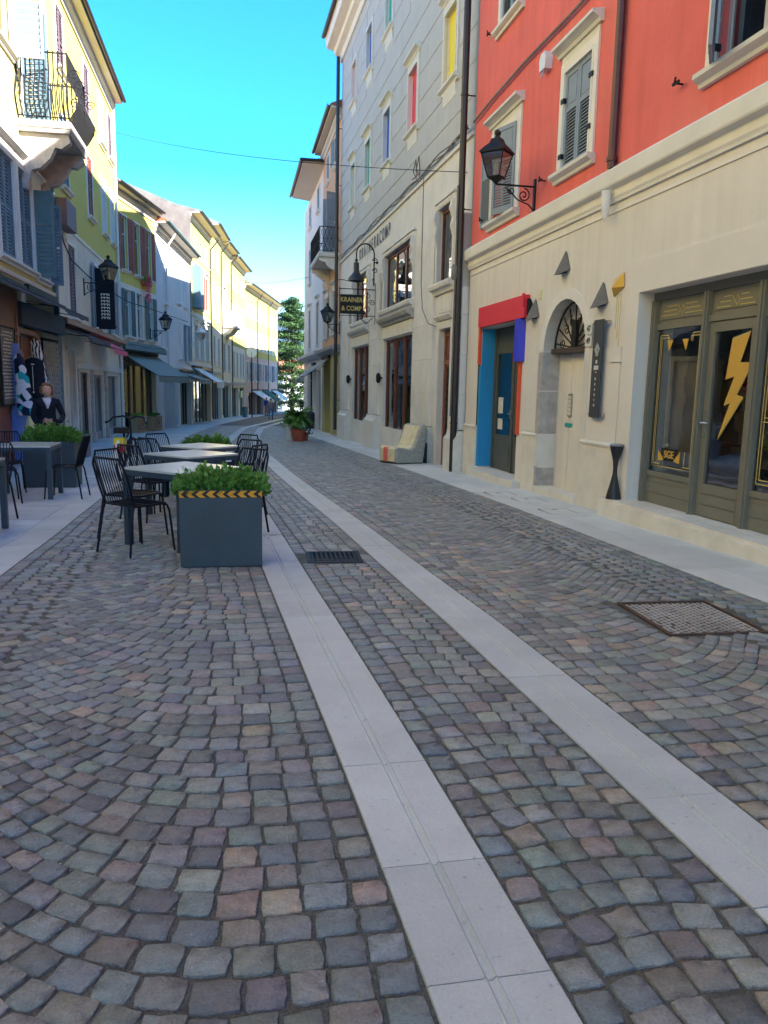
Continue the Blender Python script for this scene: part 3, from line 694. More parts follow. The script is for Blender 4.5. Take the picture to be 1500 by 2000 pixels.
# shop on the right: deep olive front
SA, SB = 3.2, 8.66
R.open.append((SA, SB, .12, 2.62, .2))
def olive_front():
    y = -.2; c = MB(); e = .075
    posts = [SB-.06, 7.68-.0, 6.87, 5.75, 4.6, 3.3]
    fr = MB()
    fr.box(SA, SB, y-.06, y+.02, 2.53, 2.62)                                         # head
    for x in (8.62, 7.60, 6.72, 5.7, 4.6, 3.26): fr.box(x-.05, x+.04, y-.06, y+.045, .14, 2.53); fr.box(x-.02, x+.012, y+.045, y+.06, .14, 2.53)
    for a, b in ((7.64, 8.57), (5.74, 6.67), (4.64, 5.65), (3.3, 4.55)):
        fr.box(a, b, y-.05, y+.012, 2.19, 2.26)                                      # transom rail
        fr.box(a, b, y-.04, y-.012, 2.26, 2.53); fr.box(a+.05, b-.05, y-.012, y+.0, 2.30, 2.49)
        fr.box(a, b, y-.045, y-.004, .14, .52); fr.box(a, b, y-.05, y+.012, .47, .53)
        for z in (.21, .34): fr.box(a, b, y-.004, y+.006, z-.065, z+.060)
    f = R.p('shopfront', fr, 'olive_paint')
    for a, b in ((7.64, 8.57), (5.74, 6.67), (4.64, 5.65), (3.3, 4.55)):
        g = MB(); g.quad((b, y-.02, .53), (a, y-.02, .53), (a, y-.02, 2.19), (b, y-.02, 2.19)); R.p('pane', g, 'glass_clear', parent=f)
    # the glazed door
    d = MB(); a, b = 6.765, 7.545
    d.box(a-.005, b+.005, y-.055, y+.014, 2.21, 2.28); d.box(a-.005, b+.005, y-.04, y-.01, 2.28, 2.53); d.box(a+.05, b-.05, y-.01, y, 2.32, 2.49)
    d.box(a, a+.10, y-.05, y+.0, .15, 2.20).box(b-.10, b, y-.05, y+.0, .15, 2.20).box(a+.10, b-.10, y-.05, y, 2.10, 2.20).box(a+.10, b-.10, y-.05, y-.006, .15, .50)
    for z in (.215, .345, .45): d.box(a+.1, b-.1, y-.006, y+.003, z-.062, z+.055)
    do = R.p('shop_door', d, 'olive_paint')
    g = MB(); g.quad((b-.1, y-.03, .50), (a+.1, y-.03, .50), (a+.1, y-.03, 2.10), (b-.1, y-.03, 2.10)); R.p('pane', g, 'glass_clear', parent=do)
    h = MB(); h.box(b-.066, b-.026, y, y+.012, 1.0, 1.28).tube([(b-.046, y+.01, 1.15), (b-.046, y+.05, 1.15), (b-.16, y+.05, 1.15)], .010)
    R.p('door_handle', h, 'steel', parent=do)
    # golden bolt on the door glass
    bo = [(0.16, 1.0), (-.14, .96), (-.20, .52), (.02, .55), (-.10, .30), (.06, .32), (.17, 0), (.20, .34)]
    pts = [(.30, .98), (.02, .93), (.10, .555), (.06, .54), (.20, .60), (.10, .33), (.23, .38), (.38, 0), (.04, .31)]
    # outline: top edge, jagged both sides, long point
    B_ = [(.62, 1.0), (.16, .935), (.27, .64), (.04, .60), (.42, .40), (.24, .365), (.80, 0), (.56, .43), (.74, .465), (.42, .655), (.66, .70)]
    B_ = [(.08, .97), (.62, 1.0), (.42, .735), (.72, .76), (.40, .49), (.60, .51), (.98, 0), (.30, .34), (.50, .35), (.16, .60), (.36, .62)]
    def bolt(sc, yy, m, off=(0, 0)):
        g = MB(); A_ = [(-.02, 1.0), (-.42, .94), (-.30, .70), (-.52, .73), (-.28, .47), (-.42, .49), (.16, 0), (-.12, .39), (.02, .38), (-.18, .64), (.12, .62)]
        A_ = [(-.34, 1.0), (.12, .95), (.22, .57), (-.02, .60), (.20, .33), (.03, .355), (.30, 0), (-.30, .41), (-.12, .43), (-.46, .72), (-.14, .725)]
        cx, cz = 7.10, 1.53; pts = [(cx+p[0]*.58*sc+off[0], cz+(p[1]-.5)*1.06*sc+off[1]) for p in A_]
        g.add([(p[0], yy, p[1]) for p in pts], [tuple(range(len(pts)))]); return R.p('bolt_sticker', g, m, parent=do)
    bolt(1.07, y-.014, 'tape_black', (-.004, -.006)); bolt(1.035, y-.012, 'gold_line', (-.002, -.003)); bolt(1.0, y-.010, 'gold')
    # window lettering and gilt lines
    gl = MB(); yy = y-.012
    def ln(x0, z0, x1, z1, w=.005):
        dx, dz = x1-x0, z1-z0; L_ = math.hypot(dx, dz); nx, nz = -dz/L_*w, dx/L_*w
        gl.quad((x0+nx, yy, z0+nz), (x0-nx, yy, z0-nz), (x1-nx, yy, z1-nz), (x1+nx, yy, z1+nz))
    for o_ in (.0, .03):
        for (xx, sg) in ((8.50, -1), (7.70, 1)):
            ln(xx+sg*o_, .60+o_, xx+sg*o_, 2.12-o_); ln(xx+sg*o_, 2.12-o_, xx+sg*(o_+.16), 2.12-o_); ln(xx+sg*o_, .60+o_, xx+sg*(o_+.14), .60+o_)
            ln(xx+sg*(.16+o_), 2.12-o_, xx+sg*(.16+o_), 2.03); 
    ln(8.50, .60, 7.70, .60); ln(7.84, .64, 7.84, .80)
    for xx in (6.62, 5.8):
        for o_ in (0, .04): ln(xx-o_ if xx > 6 else xx+o_, .6+o_, xx-o_ if xx > 6 else xx+o_, 2.12-o_)
    for o_ in (0, .04): ln(6.62-o_, .6+o_, 5.8+o_, .6+o_); ln(6.62-o_, 1.2+o_, 6.3, 1.2+o_)
    R.p('gilt_lines', gl, 'gold_line', parent=f)
    g = MB(); yk = y-.013
    for cx, sg in ((8.38, 1), (7.93, -1)):
        g = MB(); g.add([(cx, yk, .80), (cx-sg*.13, yk, .68), (cx, yk, .66)], [(0, 1, 2)]); R.p('gilt_triangle', g, 'gold', parent=f)
    for cx, sg in ((8.3, 1), (8.0, -1)): g = MB(); g.add([(cx-.06, yk, 2.06), (cx+.06, yk, 2.06), (cx+sg*.02, yk, 1.93)], [(0, 1, 2)]); R.p('gilt_triangle', g, 'gold', parent=f)
    g = MB(); g.quad((8.34, yk-.003, .67), (7.95, yk-.003, .67), (7.97, yk-.003, .82), (8.32, yk-.003, .82)); R.p('dark_label', g, 'tape_black', parent=f)
    o = facade_text(R.t, 'SGE', 8.15, y-.011, .745, .12, 'gold', bold=.002); 
    # gilt ornament on the fascia panels
    g = MB(); yy = y+.003
    gl = g
    for (a, b) in ((7.70, 8.5), (6.85, 7.45)):
        for k, z in enumerate((2.345, 2.395, 2.445)): gl.box(a+.05*k, (a+b)/2-.08, yy, yy+.002, z-.004, z+.004); gl.box((a+b)/2+.08, b-.05*k, yy, yy+.002, z-.004, z+.004)
        for k in (-1, 1): gl.tube([((a+b)/2-.06, yy, 2.395), ((a+b)/2-.02, yy, 2.395+k*.05), ((a+b)/2+.02, yy, 2.395-k*.0), ((a+b)/2+.06, yy, 2.395+k*.05)], .004, 4)
    R.p('gilt_ornament', g, 'gold_line', parent=f)
    # the room behind: walls, floor, shelves
    g = MB(); g.box(SA, SB, -1.5, -1.4, .1, 2.7); g.box(SA-.06, SA, -1.4, y-.06, .1, 2.7); g.box(SB, SB+.06, -1.4, y-.06, .1, 2.7); g.box(SA, SB, -1.4, y-.06, 2.6, 2.66); R.p('room', g, 'interior_mid')
    g = MB(); g.box(SA, SB, -1.8, -.01, .04, .14); R.p('doorstep', g, 'step_stone')
olive_front()
g = MB(); g.box(SA-1, SB+.35, 0, .17, -.6, .138); g.box(SA-1, SB+.35, .17, .20, -.6, .10); R.p('step', g, 'step_stone')
g = MB(); g.box(SB, SB+.30, 0, .022, .14, 2.99).box(SA-.4, SB, 0, .022, 2.625, 2.99); R.p('shop_surround', g, 'pale_plaster')
g = MB(); g.box(SB+.30, SB+.62, 0, .03, 1.83, 1.85); R.p('ledge', g, 'trim_cream')
# arched doorway
AA, AB, AZ, AR = 10.02, 11.44, 2.06, .71
R.open.append((AA, AB, -.04, AZ+AR, .28))
g = MB(); cx = (AA+AB)/2; n = 14
arc = [(cx-AR*math.cos(PI*i/n), AZ+AR*math.sin(PI*i/n)) for i in range(n+1)]
for i in range(n):
    x0, z0 = arc[i]; x1, z1 = arc[i+1]; zt = AZ+AR
    g.add([(x0, .001, z0), (x1, .001, z1), (x1, .001, zt), (x0, .001, zt)], [(0, 1, 2, 3)]); g.add([(x0, .001, z0), (x1, .001, z1), (x1, -.27, z1), (x0, -.27, z0)], [(0, 1, 2, 3)])
R.p('arch_spandrel', g, 'beige_plaster')
g = MB(); 
for k, (za, zb_) in enumerate([(-.3, .26), (.27, .78), (.79, 1.45), (1.46, 2.05)]):
    b_ = MB(); b_.box(AB-.001, AB+.17+.03*(k < 2), -.27, .012+.02*(k < 2), za, zb_-.006); R.p('jamb_stone', b_, 'grey_stone' if k != 1 else 'white_stone')
    b_ = MB(); b_.box(AA-.15-.02*(k < 2), AA+.001, -.27, .012+.02*(k < 2), za, zb_-.006); R.p('jamb_stone', b_, 'white_stone')
for i in range(n):
    x0, z0 = arc[i]; x1, z1 = arc[i+1]; q = (AR+.15)/AR
    b_ = MB(); o0 = (cx+(x0-cx)*q, AZ+(z0-AZ)*q); o1 = (cx+(x1-cx)*q, AZ+(z1-AZ)*q)
    b_.prism([(x0, z0), (x1, z1), o1, o0], 'y', -.265, .012); R.p('arch_stone', b_, 'trim_cream')
g = MB(); g.box(AA, AB, -.32, -.28, -.1, AZ+AR); R.p('inner_wall', g, 'pale_plaster')
g = MB(); g.box(AA+.1, AB-.52, -.285, -.26, -.05, 2.0).box(AB-.46, AB-.03, -.28, -.27, -.05, 2.0); R.p('inner_door', g, 'beige_plaster')
g = MB(); g.box(AA-.02, AB+.02, -.27, -.12, 2.02, 2.09); R.p('transom', g, 'wood_dark')
g = MB(); 
for i in range(9):
    a = PI*(i+.5)/9; g.tube([(cx+.1*math.cos(a), -.17, AZ+.02+.1*math.sin(a)), (cx+.64*math.cos(a), -.17, AZ+.64*math.sin(a))], .012, 5)
for i in range(6):
    a = PI*(i+.5)/6; scroll(g, (cx+.42*math.cos(a), -.17, AZ+.42*math.sin(a)), .09, 1.2, r=.009, a0=a, sgn=1 if i % 2 else -1, n=12)
g.box(cx-.07, cx+.07, -.20, -.14, AZ, AZ+.42); g.tube([(cx+AR*math.cos(PI*i/12)*.97, -.17, AZ+AR*math.sin(PI*i/12)*.97) for i in range(13)], .016, 5); R.p('iron_fanlight', g, 'iron')
g = MB(); g.box(AA-.02, AB+.02, -.44, .05, -.6, -.03); R.p('threshold', g, 'step_stone')
t = thing('letter_plate', 'framed door bell panel with name plates inside the arched doorway', 'bell panel', R.l2w(10.95, -.27, 1.25), R.rz)
g = MB(); g.box(-.075, .075, 0, .02, -.17, .17); part('frame', g, 'steel', t); g = MB()
for i in range(5): g.box(-.05, .05, .02, .026, -.145+.06*i, -.10+.06*i)
part('name_tag', g, 'paper', t)
t = thing('small_green_sign', 'small green and cream notice under the bell panel in the arched doorway', 'notice', R.l2w(10.97, -.27, .98), R.rz)
g = MB(); g.box(-.13, .13, 0, .012, -.06, 0); part('lower_half', g, 'panel_green', t); g = MB(); g.box(-.13, .13, 0, .012, .001, .06); part('upper_half', g, 'paper', t)
# blue doorway, left
DA, DB = 12.42, 14.40
R.open.append((DA, DB, -.05, 2.62, .32))
c = MB(); y = -.28; 
for x in (DA+.03, 13.34, DB-.05): c.box(x-.04, x+.05, y-.06, y+.03, -.04, 2.6)
for a, b in ((DA+.08, 13.29), (13.4, DB-.1)): c.box(a, b, y-.05, y+.01, 2.13, 2.22).box(a, b, y-.03, y-.01, 2.22, 2.6).box(a, b, y-.04, y, -.04, .55).box(a+.07, b-.07, y, y+.012, .06, .40).box(a, b, y-.05, y+.01, .55, .62).box(a, a+.07, y-.05, y+.01, .62, 2.13).box(b-.07, b, y-.05, y+.01, .62, 2.13)
f = R.p('shop_doors', c, 'olive_dark')
for a, b in ((DA+.08, 13.29), (13.4, DB-.1)):
    g = MB(); g.quad((b, y-.02, .6), (a, y-.02, .6), (a, y-.02, 2.13), (b, y-.02, 2.13)); R.p('pane', g, 'glass', parent=f)
g = MB(); g.box(13.36, 13.40, y+.03, y+.05, .95, 1.1).tube([(13.38, y+.04, 1.03), (13.38, y+.08, 1.03), (13.28, y+.08, 1.03)], .01); R.p('door_handle', g, 'steel', parent=f)
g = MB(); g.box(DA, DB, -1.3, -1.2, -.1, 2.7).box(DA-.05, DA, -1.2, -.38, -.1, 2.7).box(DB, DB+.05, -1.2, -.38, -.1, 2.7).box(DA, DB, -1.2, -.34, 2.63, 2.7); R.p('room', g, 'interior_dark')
for z, h, nm in ((1.02, .3, 'poster'), (.72, .2, 'poster')):
    g = MB(); g.box(13.9, 14.15, y-.012, y-.006, z, z+h); R.p(nm, g, 'paper', parent=f)
g = MB(); g.box(12.75, 13.05, y-.012, y-.006, 1.6, 1.95); R.p('poster', g, 'lamp_yellow', parent=f)
g = MB(); g.box(DB-.012, DB-.002, -.25, .004, -.02, 2.60); g.box(DB-.012, DB+.10, .002, .012, -.02, 1.9); R.p('blue_reveal', g, 'sky_blue')
g = MB(); g.box(DA-.32, DB+.02, .0, .09, 2.62, 2.98); g.box(DA-.32, DA-.26, .09, .12, 2.80, 3.0); R.p('red_lintel', g, 'bright_red')
g = MB(); g.prism([(DA-.20, 0), (DA+.0, 0), (DA-.03, .13), (DA-.13, .10)], 'z', 1.93, 2.615); R.p('blue_prism', g, 'royal_blue')
g = MB(); g.box(DA-.11, DA-.02, .0, .04, .72, 1.93); R.p('red_strip', g, 'orange_red')
g = MB(); g.box(DB+.02, DB+.12, .0, .045, 1.93, 2.62); R.p('red_strip', g, 'orange_red')
g = MB(); g.box(DB+.10, DB+.14, .0, .02, .76, 1.93); R.p('dark_strip', g, 'cloth_black')
g = MB(); g.prism([(DA-.24, 2.74), (DA-.38, 2.60), (DA-.44, 2.84), (DA-.34, 2.92)], 'y', 0, .05); R.p('painted_kite', g, 'cloth_black')
g = MB(); g.prism([(DA-.16, 2.62), (DA-.22, 2.74), (DA-.30, 2.93), (DA-.20, 2.90)], 'y', 0, .03); R.p('painted_kite', g, 'panel_yellow')
g = MB(); g.box(DA-.3, DB+.2, 0, .16, -.6, -.05); R.p('step', g, 'step_stone')
# yellow pyramid with gilt lines
g = MB(); g.add([(9.05, .01, 2.74), (9.30, .01, 2.64), (9.30, .01, 2.86), (9.07, .01, 2.92), (9.20, .10, 2.74)], [(0, 1, 4), (1, 2, 4), (2, 3, 4), (3, 0, 4)]); R.p('yellow_pyramid', g, 'gold')
g = MB()
for k in range(3): g.box(9.12+.05*k, 9.125+.05*k, 0, .006, 2.0+.12*k, 2.66)
R.p('gilt_lines', g, 'gold_line')
g = MB(); g.box(11.62, 11.70, 0, .015, 2.86, 3.0); R.p('light_patch', g, 'lamp_yellow')  # reflected light on the wall, painted as a pale yellow patch
# plinths
for a, b, z1 in ((8.95, 9.93, .76), (11.52, 12.08, .74), (14.55, 15.28, .72)):
    g = MB(); g.box(a, b, 0, .035, -.6, z1); g.prism([(0, z1), (.05, z1), (.05, z1+.025), (.02, z1+.05), (0, z1+.05)], 'x', a-.01, b+.01); R.p('plinth', g, 'step_stone')
for a, b in ((9.02, 9.86), (11.60, 12.02)):
    g = MB(); g.box(a, b, 0, .012, .81, 2.02); R.p('flat_pilaster', g, 'pale_plaster')
# string course between the storeys
g = MB(); g.prism([(0, 3.80), (.03, 3.80), (.035, 3.83), (.05, 3.86), (.05, 3.95), (.12, 3.98), (.13, 4.0), (.14, 4.16), (.11, 4.19), (.03, 4.24), (0, 4.26)], 'x', -16, 15.35); R.p('string_course', g, 'trim_cream')
g = MB(); g.box(-16, 15.3, 0, .015, 3.68, 3.71); R.p('string_moulding', g, 'trim_cream')
g = MB(); g.tube([(9.47, .07, 4.22), (9.47, .07, 12.4)], .055, 8).lathe([(.07, 0), (.07, .05)], (9.47, .07, 4.3)).lathe([(.068, 0), (.068, .04)], (9.47, .07, 6.4)); R.p('downpipe', g, 'pipe_brown', True)
g = MB(); g.lathe([(.012, -.30), (.045, -.22), (.055, -.1), (.06, .06)], (9.44, .13, 3.88), 10); R.p('drop_peg', g, 'trim_cream', True)
g = MB(); g.tube([(15.25, .06, 6.55), (14.2, .05, 6.62), (12.6, .05, 6.66), (11.0, .05, 6.64), (9.5, .05, 6.66), (6, .05, 6.72), (2, .05, 6.7)], .022, 6); R.p('wall_conduit', g, 'old_grey', True)
t = thing('alarm_box', 'small white alarm box on the red wall beside the middle window', 'alarm box', R.l2w(11.78, .0, 6.3), R.rz)
g = MB(); g.prism([(-.10, -.1), (.10, -.1), (.12, .06), (.06, .14), (-.08, .14), (-.12, .05)], 'y', 0, .12); part('case', g, 'plastic_white', t); g = MB(); g.tube([(-.04, .1, -.1), (-.04, .13, -.2), (.02, .13, -.2), (.02, .1, -.1)], .008, 5); part('loop', g, 'steel', t)
# iron shutter stays
for x, z in ((11.72, 4.62), (8.1, 4.72), (14.5, 7.8), (14.55, 4.6)):
    g = MB(); g.tube([(x, 0, z), (x, .10, z), (x-.05, .12, z+.04)], .012, 5).box(x-.07, x+.05, .08, .10, z-.015, z+.015); R.p('shutter_stay', g, 'iron')
for x, z in ((11.13, 4.8), (11.13, 5.55), (10.26, 4.95), (10.26, 5.6), (7.54, 4.85), (7.54, 5.6)):
    g = MB(); g.box(x-.05, x+.05, -.02, .055, z-.03, z+.03); R.p('shutter_hinge', g, 'iron')
R.wall('lower_wall', 'beige_plaster', -.6, 3.9); R.wall('upper_wall', 'red_plaster', 3.9, 12.6); R.mass(-.6, 12.6, y0=-2.7, m='red_plaster'); R.roof(12.6, .7)
# pyramid wall lamps
for i, (x, z, lab) in enumerate(((10.80, 3.16, 'grey pyramid wall lamp high above the arched doorway, topmost of three'), (11.84, 2.60, 'grey pyramid wall lamp at the end of the red lintel'), (9.60, 2.58, 'grey pyramid wall lamp above the dark vertical banner'))):
    t = thing('wall_lamp', lab, 'wall lamp', R.l2w(x, 0, z), R.rz, 'grey pyramid wall lamps on the beige wall')
    g = MB(); g.X = Matrix.Scale(.86, 4); g.add([(-.18, .0, .02), (.19, .0, -.01), (-.02, .0, .30), (-.17, .03, .0), (.17, .03, -.03), (.02, .20, -.07), (-.02, .03, .33)], [(3, 5, 6), (5, 4, 6), (4, 3, 6)[::-1], (3, 4, 5)[::-1], (0, 3, 6), (0, 6, 2), (4, 1, 2), (4, 2, 6), (0, 1, 4), (0, 4, 3)]); part('shade', g, 'lamp_grey', t)
    g = MB(); g.box(-.05, .05, 0, .06, -.02, .08); part('wall_fixing', g, 'iron', t)
# dark vertical banner
t = thing('banner_sign', 'long dark vertical banner with white emblem between arch and olive shop', 'sign', R.l2w(9.52, 0.035, 1.12), R.rz)
g = MB(); g.box(-.13, .13, .03, .045, 0, 1.26); part('board', g, 'banner_grey', t)
g = MB(); g.box(-.19, .19, .015, .03, .02, .06).box(-.19, .19, .015, .03, 1.20, 1.24).box(-.19, -.17, -.03, .03, .02, .06).box(.17, .19, -.03, .03, .02, .06).box(-.19, -.17, -.03, .03, 1.2, 1.24).box(.17, .19, -.03, .03, 1.2, 1.24); part('bracket', g, 'steel', t)
g = MB()
for i in range(4):
    r = .085-.02*i; p4 = [(0, r), (r*.8, 0), (0, -r*1.1), (-r*.8, 0)]
    for k in range(4): a, b = p4[k], p4[(k+1) % 4]; g.tube([(a[0], .047, .88+a[1]), (b[0], .047, .88+b[1])], .0025, 4)
for k in (-1, 1): g.tube([(k*.04, .047, .94), (k*.01, .047, .86), (k*.035, .047, .8)], .0025, 4)
part('emblem', g, 'paper', t)
g = MB(); g.box(-.02, .02, .045, .048, .70, .745).box(-.06, -.002, .045, .048, .62, .675).box(.006, .06, .045, .048, .62, .675).box(-.02, .02, .045, .048, .585, .595); part('white_blocks', g, 'paper', t)
for i, chh in enumerate('PARUCCA'[::1] if False else 'AROMA12'): pass
for i, chh in enumerate('ORARIO'): facade_text(t, chh, 0, .046, .50-.068*i, .05, 'paper')
# house numbers
t = thing('house_number', 'white tile pair with black numbers 47 and 49 beside the arched doorway', 'house number', R.l2w(9.90, 0.015, 2.2), R.rz)
for k, n_ in ((.085, '47'), (-.075, '49')):
    g = MB(); g.box(-.085, .085, 0, .014, k-.07, k+.075); q = part('tile', g, 'number_tile', t); facade_text(q, n_, 0, .013, k+.005, .105, 'tape_black', bold=.003)
# ---- grey house
G_ = Facade('grey_house', 'tall grey house with coloured window panels over cream stone shopfronts', (4.62, 15.36), (4.2, 32.0), -1, 14.6, 'grey_plaster')
GC = .64; ZB = 6.46
pc = [[(1.33, 2.04), (4.62, 5.5), (7.62, 8.5), (10.55, 11.4), (13.4, 14.1)]]
cl1 = ['panel_yellow', 'panel_red', 'panel_blue', 'panel_green', 'panel_pale']; cl2 = ['panel_blue', 'panel_yellow', 'panel_green', 'panel_blue', 'panel_pink']
xw = [(1.30, 2.18), (4.52, 5.42), (7.58, 8.48), (10.5, 11.4), (13.35, 14.2)]
for i, (a, b) in enumerate(xw):
    G_.window(a, b, 7.92, 9.38, 'window_stone', .12, .05, cornice=True, depth=.07, panel=cl1[i], brackets=True)
    G_.window(a, b, 11.5, 12.82, 'window_stone', .12, .05, cornice=False, depth=.07, panel=cl2[i], brackets=True)
# stone storeys
def bay_window(a, b, z0, z1, lights, big=True):
    G_.open.append((a, b, z0, z1, .12)); y = -.08; c = MB(); e = .045; w = (b-a)/lights
    for i in range(lights+1):
        x = a+w*i; c.box(max(a, x-e), min(b, x+e), y-.06, y+.012, z0, z1)
    c.box(a, b, y-.055, y+.01, z1-.09, z1).box(a, b, y-.055, y+.02, z0, z0+.09)
    f = G_.p('window', c, 'wood_red')
    for i in range(lights):
        x0, x1 = a+w*i+e, a+w*(i+1)-e; g = MB(); g.quad((x1, y-.02, z0+.09), (x0, y-.02, z0+.09), (x0, y-.02, z1-.09), (x1, y-.02, z1-.09)); G_.p('pane', g, 'glass', parent=f)
    g = MB(); g.box(a+.01, b-.01, -.95, -.9, z0, z1); G_.p('room', g, 'interior_dark', parent=f)
    g = MB(); s_ = .13
    g.box(a-s_, a, -.02, .05, z0, z1+s_).box(b, b+s_, -.02, .05, z0, z1+s_).box(a, b, -.02, .05, z1, z1+s_); g.box(a-s_-.05, b+s_+.05, -.01, .09, z1+s_, z1+s_+.05)
    n = int((b-a)/.11)
    for i in range(n): x = a+(b-a)*(i+.5)/n; g.lathe([(.002, -.04), (.03, 0), (.03, .05), (.002, .09)], (x, .055, z1+.03), 6)
    for x in (a-s_*.5, b+s_*.5):
        g.prism([(0, z1-.75), (.06, z1-.72), (.11, z1-.55), (.07, z1-.38), (.14, z1-.2), (.10, z1-.02), (0, z1)], 'x', x-.07, x+.07)
    G_.p('carved_surround', g, 'cream_stone', parent=f)
    g = MB(); g.prism([(-.02, z0-.22), (.06, z0-.22), (.08, z0-.14), (.16, z0-.11), (.18, z0-.04), (.17, z0), (-.02, z0)], 'x', a-.2, b+.2); G_.p('sill', g, 'cream_stone', parent=f)
bay_window(1.12, 2.28, 3.78, 5.42, 1); bay_window(4.55, 8.0, 3.72, 5.28, 3); bay_window(10.45, 13.2, 3.72, 5.28, 3)
for a, b in ((4.55, 8.0), (10.3, 13.5)):
    G_.shop(a, b, .28, 2.86, .10, 'wood_red', 3, kick=.0, transom=.0, glass='glass', room=.8)
    g = MB(); g.prism([(-.02, 2.9), (.05, 2.9), (.05, 3.22), (.02, 3.24), (-.02, 3.24)], 'x', a-.05, b+.05); G_.p('fascia', g, 'cream_stone')
    g = MB(); g.prism([(-.02, 3.26), (.08, 3.26), (.10, 3.32), (.19, 3.36), (.24, 3.44), (.24, 3.50), (-.02, 3.52)], 'x', a-.18, b+.18); G_.p('shop_cornice', g, 'grey_stone' if a < 6 else 'cream_stone')
    g = MB(); g.box(a+.001, b-.001, -.3, -.04, -1, .27); G_.p('shop_plinth', g, 'white_stone')
    for x in np.linspace(a+.02, b-.02, 4)[1:3]:
        g = MB(); g.lathe([(.04, .3), (.04, .34), (.028, .36), (.028, 2.5), (.04, 2.52), (.03, 2.56), (.06, 2.68), (.07, 2.84)], (x, -.10, 0), 8); G_.p('wooden_column', g, 'wood_red', True)
G_.open.append((1.02, 1.92, -.4, 2.78, .16))
c = MB(); y = -.12
c.box(1.02, 1.92, y-.05, y, -.4, 2.78); do = G_.p('wooden_door', c, 'wood_red')
c = MB(); c.box(1.02, 1.12, y, y+.03, -.35, 2.75).box(1.82, 1.92, y, y+.03, -.35, 2.75).box(1.12, 1.82, y, y+.03, 2.62, 2.75).box(1.12, 1.82, y, y+.03, 2.0, 2.1).box(1.12, 1.82, y, y+.03, .2, .3).box(1.12, 1.82, y, y+.03, -.35, -.25).box(1.25, 1.7, y, y+.022, -.16, .1).box(1.3, 1.64, y+.0, y+.02, 2.22, 2.5); G_.p('door_mouldings', c, 'wood_brown', parent=do)
c = MB(); c.box(1.2, 1.74, y+.002, y+.006, .38, 1.95); G_.p('dark_glass', c, 'interior_dark', parent=do)
c = MB()
for i in range(10):
    z = .46+.155*i; scroll(c, (1.34, y+.02, z), .085, 1.1, r=.008, a0=i, n=12); scroll(c, (1.6, y+.02, z), .085, 1.1, r=.008, a0=i+2, sgn=-1, n=12)
c.tube([(1.47, y+.02, .38), (1.47, y+.02, 1.95)], .01, 5); G_.p('iron_grille', c, 'iron', parent=do)
c = MB(); c.box(.9, 1.02, -.02, .05, -.4, 2.95).box(1.92, 2.04, -.02, .05, -.4, 2.95).box(1.02, 1.92, -.02, .05, 2.78, 2.95).prism([(0, 2.96), (.08, 2.96), (.14, 3.04), (.14, 3.08), (0, 3.1)], 'x', .85, 2.1); G_.p('door_surround', c, 'cream_stone')
c = MB(); c.box(1.1, 2.1, 0, .03, 3.14, 3.52).box(1.2, 2.0, .03, .04, 3.2, 3.46); G_.p('stone_panel', c, 'cream_stone')
def pilaster(a, b, out=.17, plinth=.62, zt=ZB-.35, flare=.1):
    z = zg(G_.A.y+a)-.1; bl = [plinth+.12, 1.35, 2.15, 2.95, 3.75, 4.9, zt]
    g = MB(); g.prism([(0, -1), (out+flare, -1), (out+flare, plinth-.08), (out+flare*.4, plinth), (out+flare*.2, plinth+.1), (0, plinth+.1)], 'x', a-.05, b+.05); G_.p('pilaster_base', g, 'white_stone')
    for z0, z1 in zip(bl[:-1], bl[1:]): g = MB(); g.box(a, b, 0, out+random.uniform(-.002, .002), z0+.003, z1-.003); G_.p('pilaster_block', g, 'cream_stone')
pilaster(-.0, .62, .14, .5, 3.5); pilaster(2.4, 4.15, .07, .45, 3.7, .10); pilaster(8.4, 9.9, .10, .5, 3.7, .14); pilaster(13.9, 15.6, .10, .45, 3.7, .14)
g = MB(); g.box(0, G_.L, 0, .05, ZB-.10, ZB-.02); G_.p('band', g, 'pale_plaster')
# plaster courses above
ops = G_.open
z = ZB
while z < 14.25:
    z1 = min(z+GC, 14.3); a = 0.0; segs = [(0.02, G_.L-.02)]
    for o in ops:
        if o[3]+.1 > z+.02 and o[2]-.14 < z1-.02:
            ns = []
            for p, q in segs:
                c0, c1 = o[0]-.125, o[1]+.125
                if c1 <= p or c0 >= q: ns.append((p, q)); continue
                if c0 > p: ns.append((p, c0))
                if c1 < q: ns.append((c1, q))
            segs = ns
    for p, q in segs:
        g = MB(); g.prism([(0, z+.010), (.014, z+.018), (.014, z1-.018), (0, z1-.010)], 'x', p, q); G_.p('plaster_course', g, 'grey_plaster')
    z = z1
G_.wall('stone_wall', 'cream_stone', -1, ZB, reveal_m='cream_stone'); G_.wall('upper_wall', 'grey_plaster', ZB, 14.6, reveal_m='pale_plaster'); G_.mass(-1, 14.6, m='grey_plaster')
g = MB(); g.prism([(0, 13.9), (.08, 13.9), (.12, 14.1), (.3, 14.16), (.34, 14.3), (.62, 14.36), (.66, 14.62), (0, 14.62)], 'x', -.1, G_.L+.1); G_.p('eaves_cornice', g, 'trim_cream'); G_.roof(14.62, .7)
G_.downpipe(.02, -.45, 14.4, m='pipe_black', r=.07, y=.22, arm=False); G_.downpipe(16.45, -.3, 14.0, m='gutter_dark', r=.07, y=.2, arm=False)
# the letters of the shop name, one by one
txt = 'KRAINER&COMP'; n_ = len(txt)
for i, chh in enumerate(txt):
    s_ = 12.1-(12.1-7.45)*i/(n_-1); o = facade_text(G_.t, chh, s_, .03, 5.98, .52, 'banner_grey', sx=.72, bold=.004)
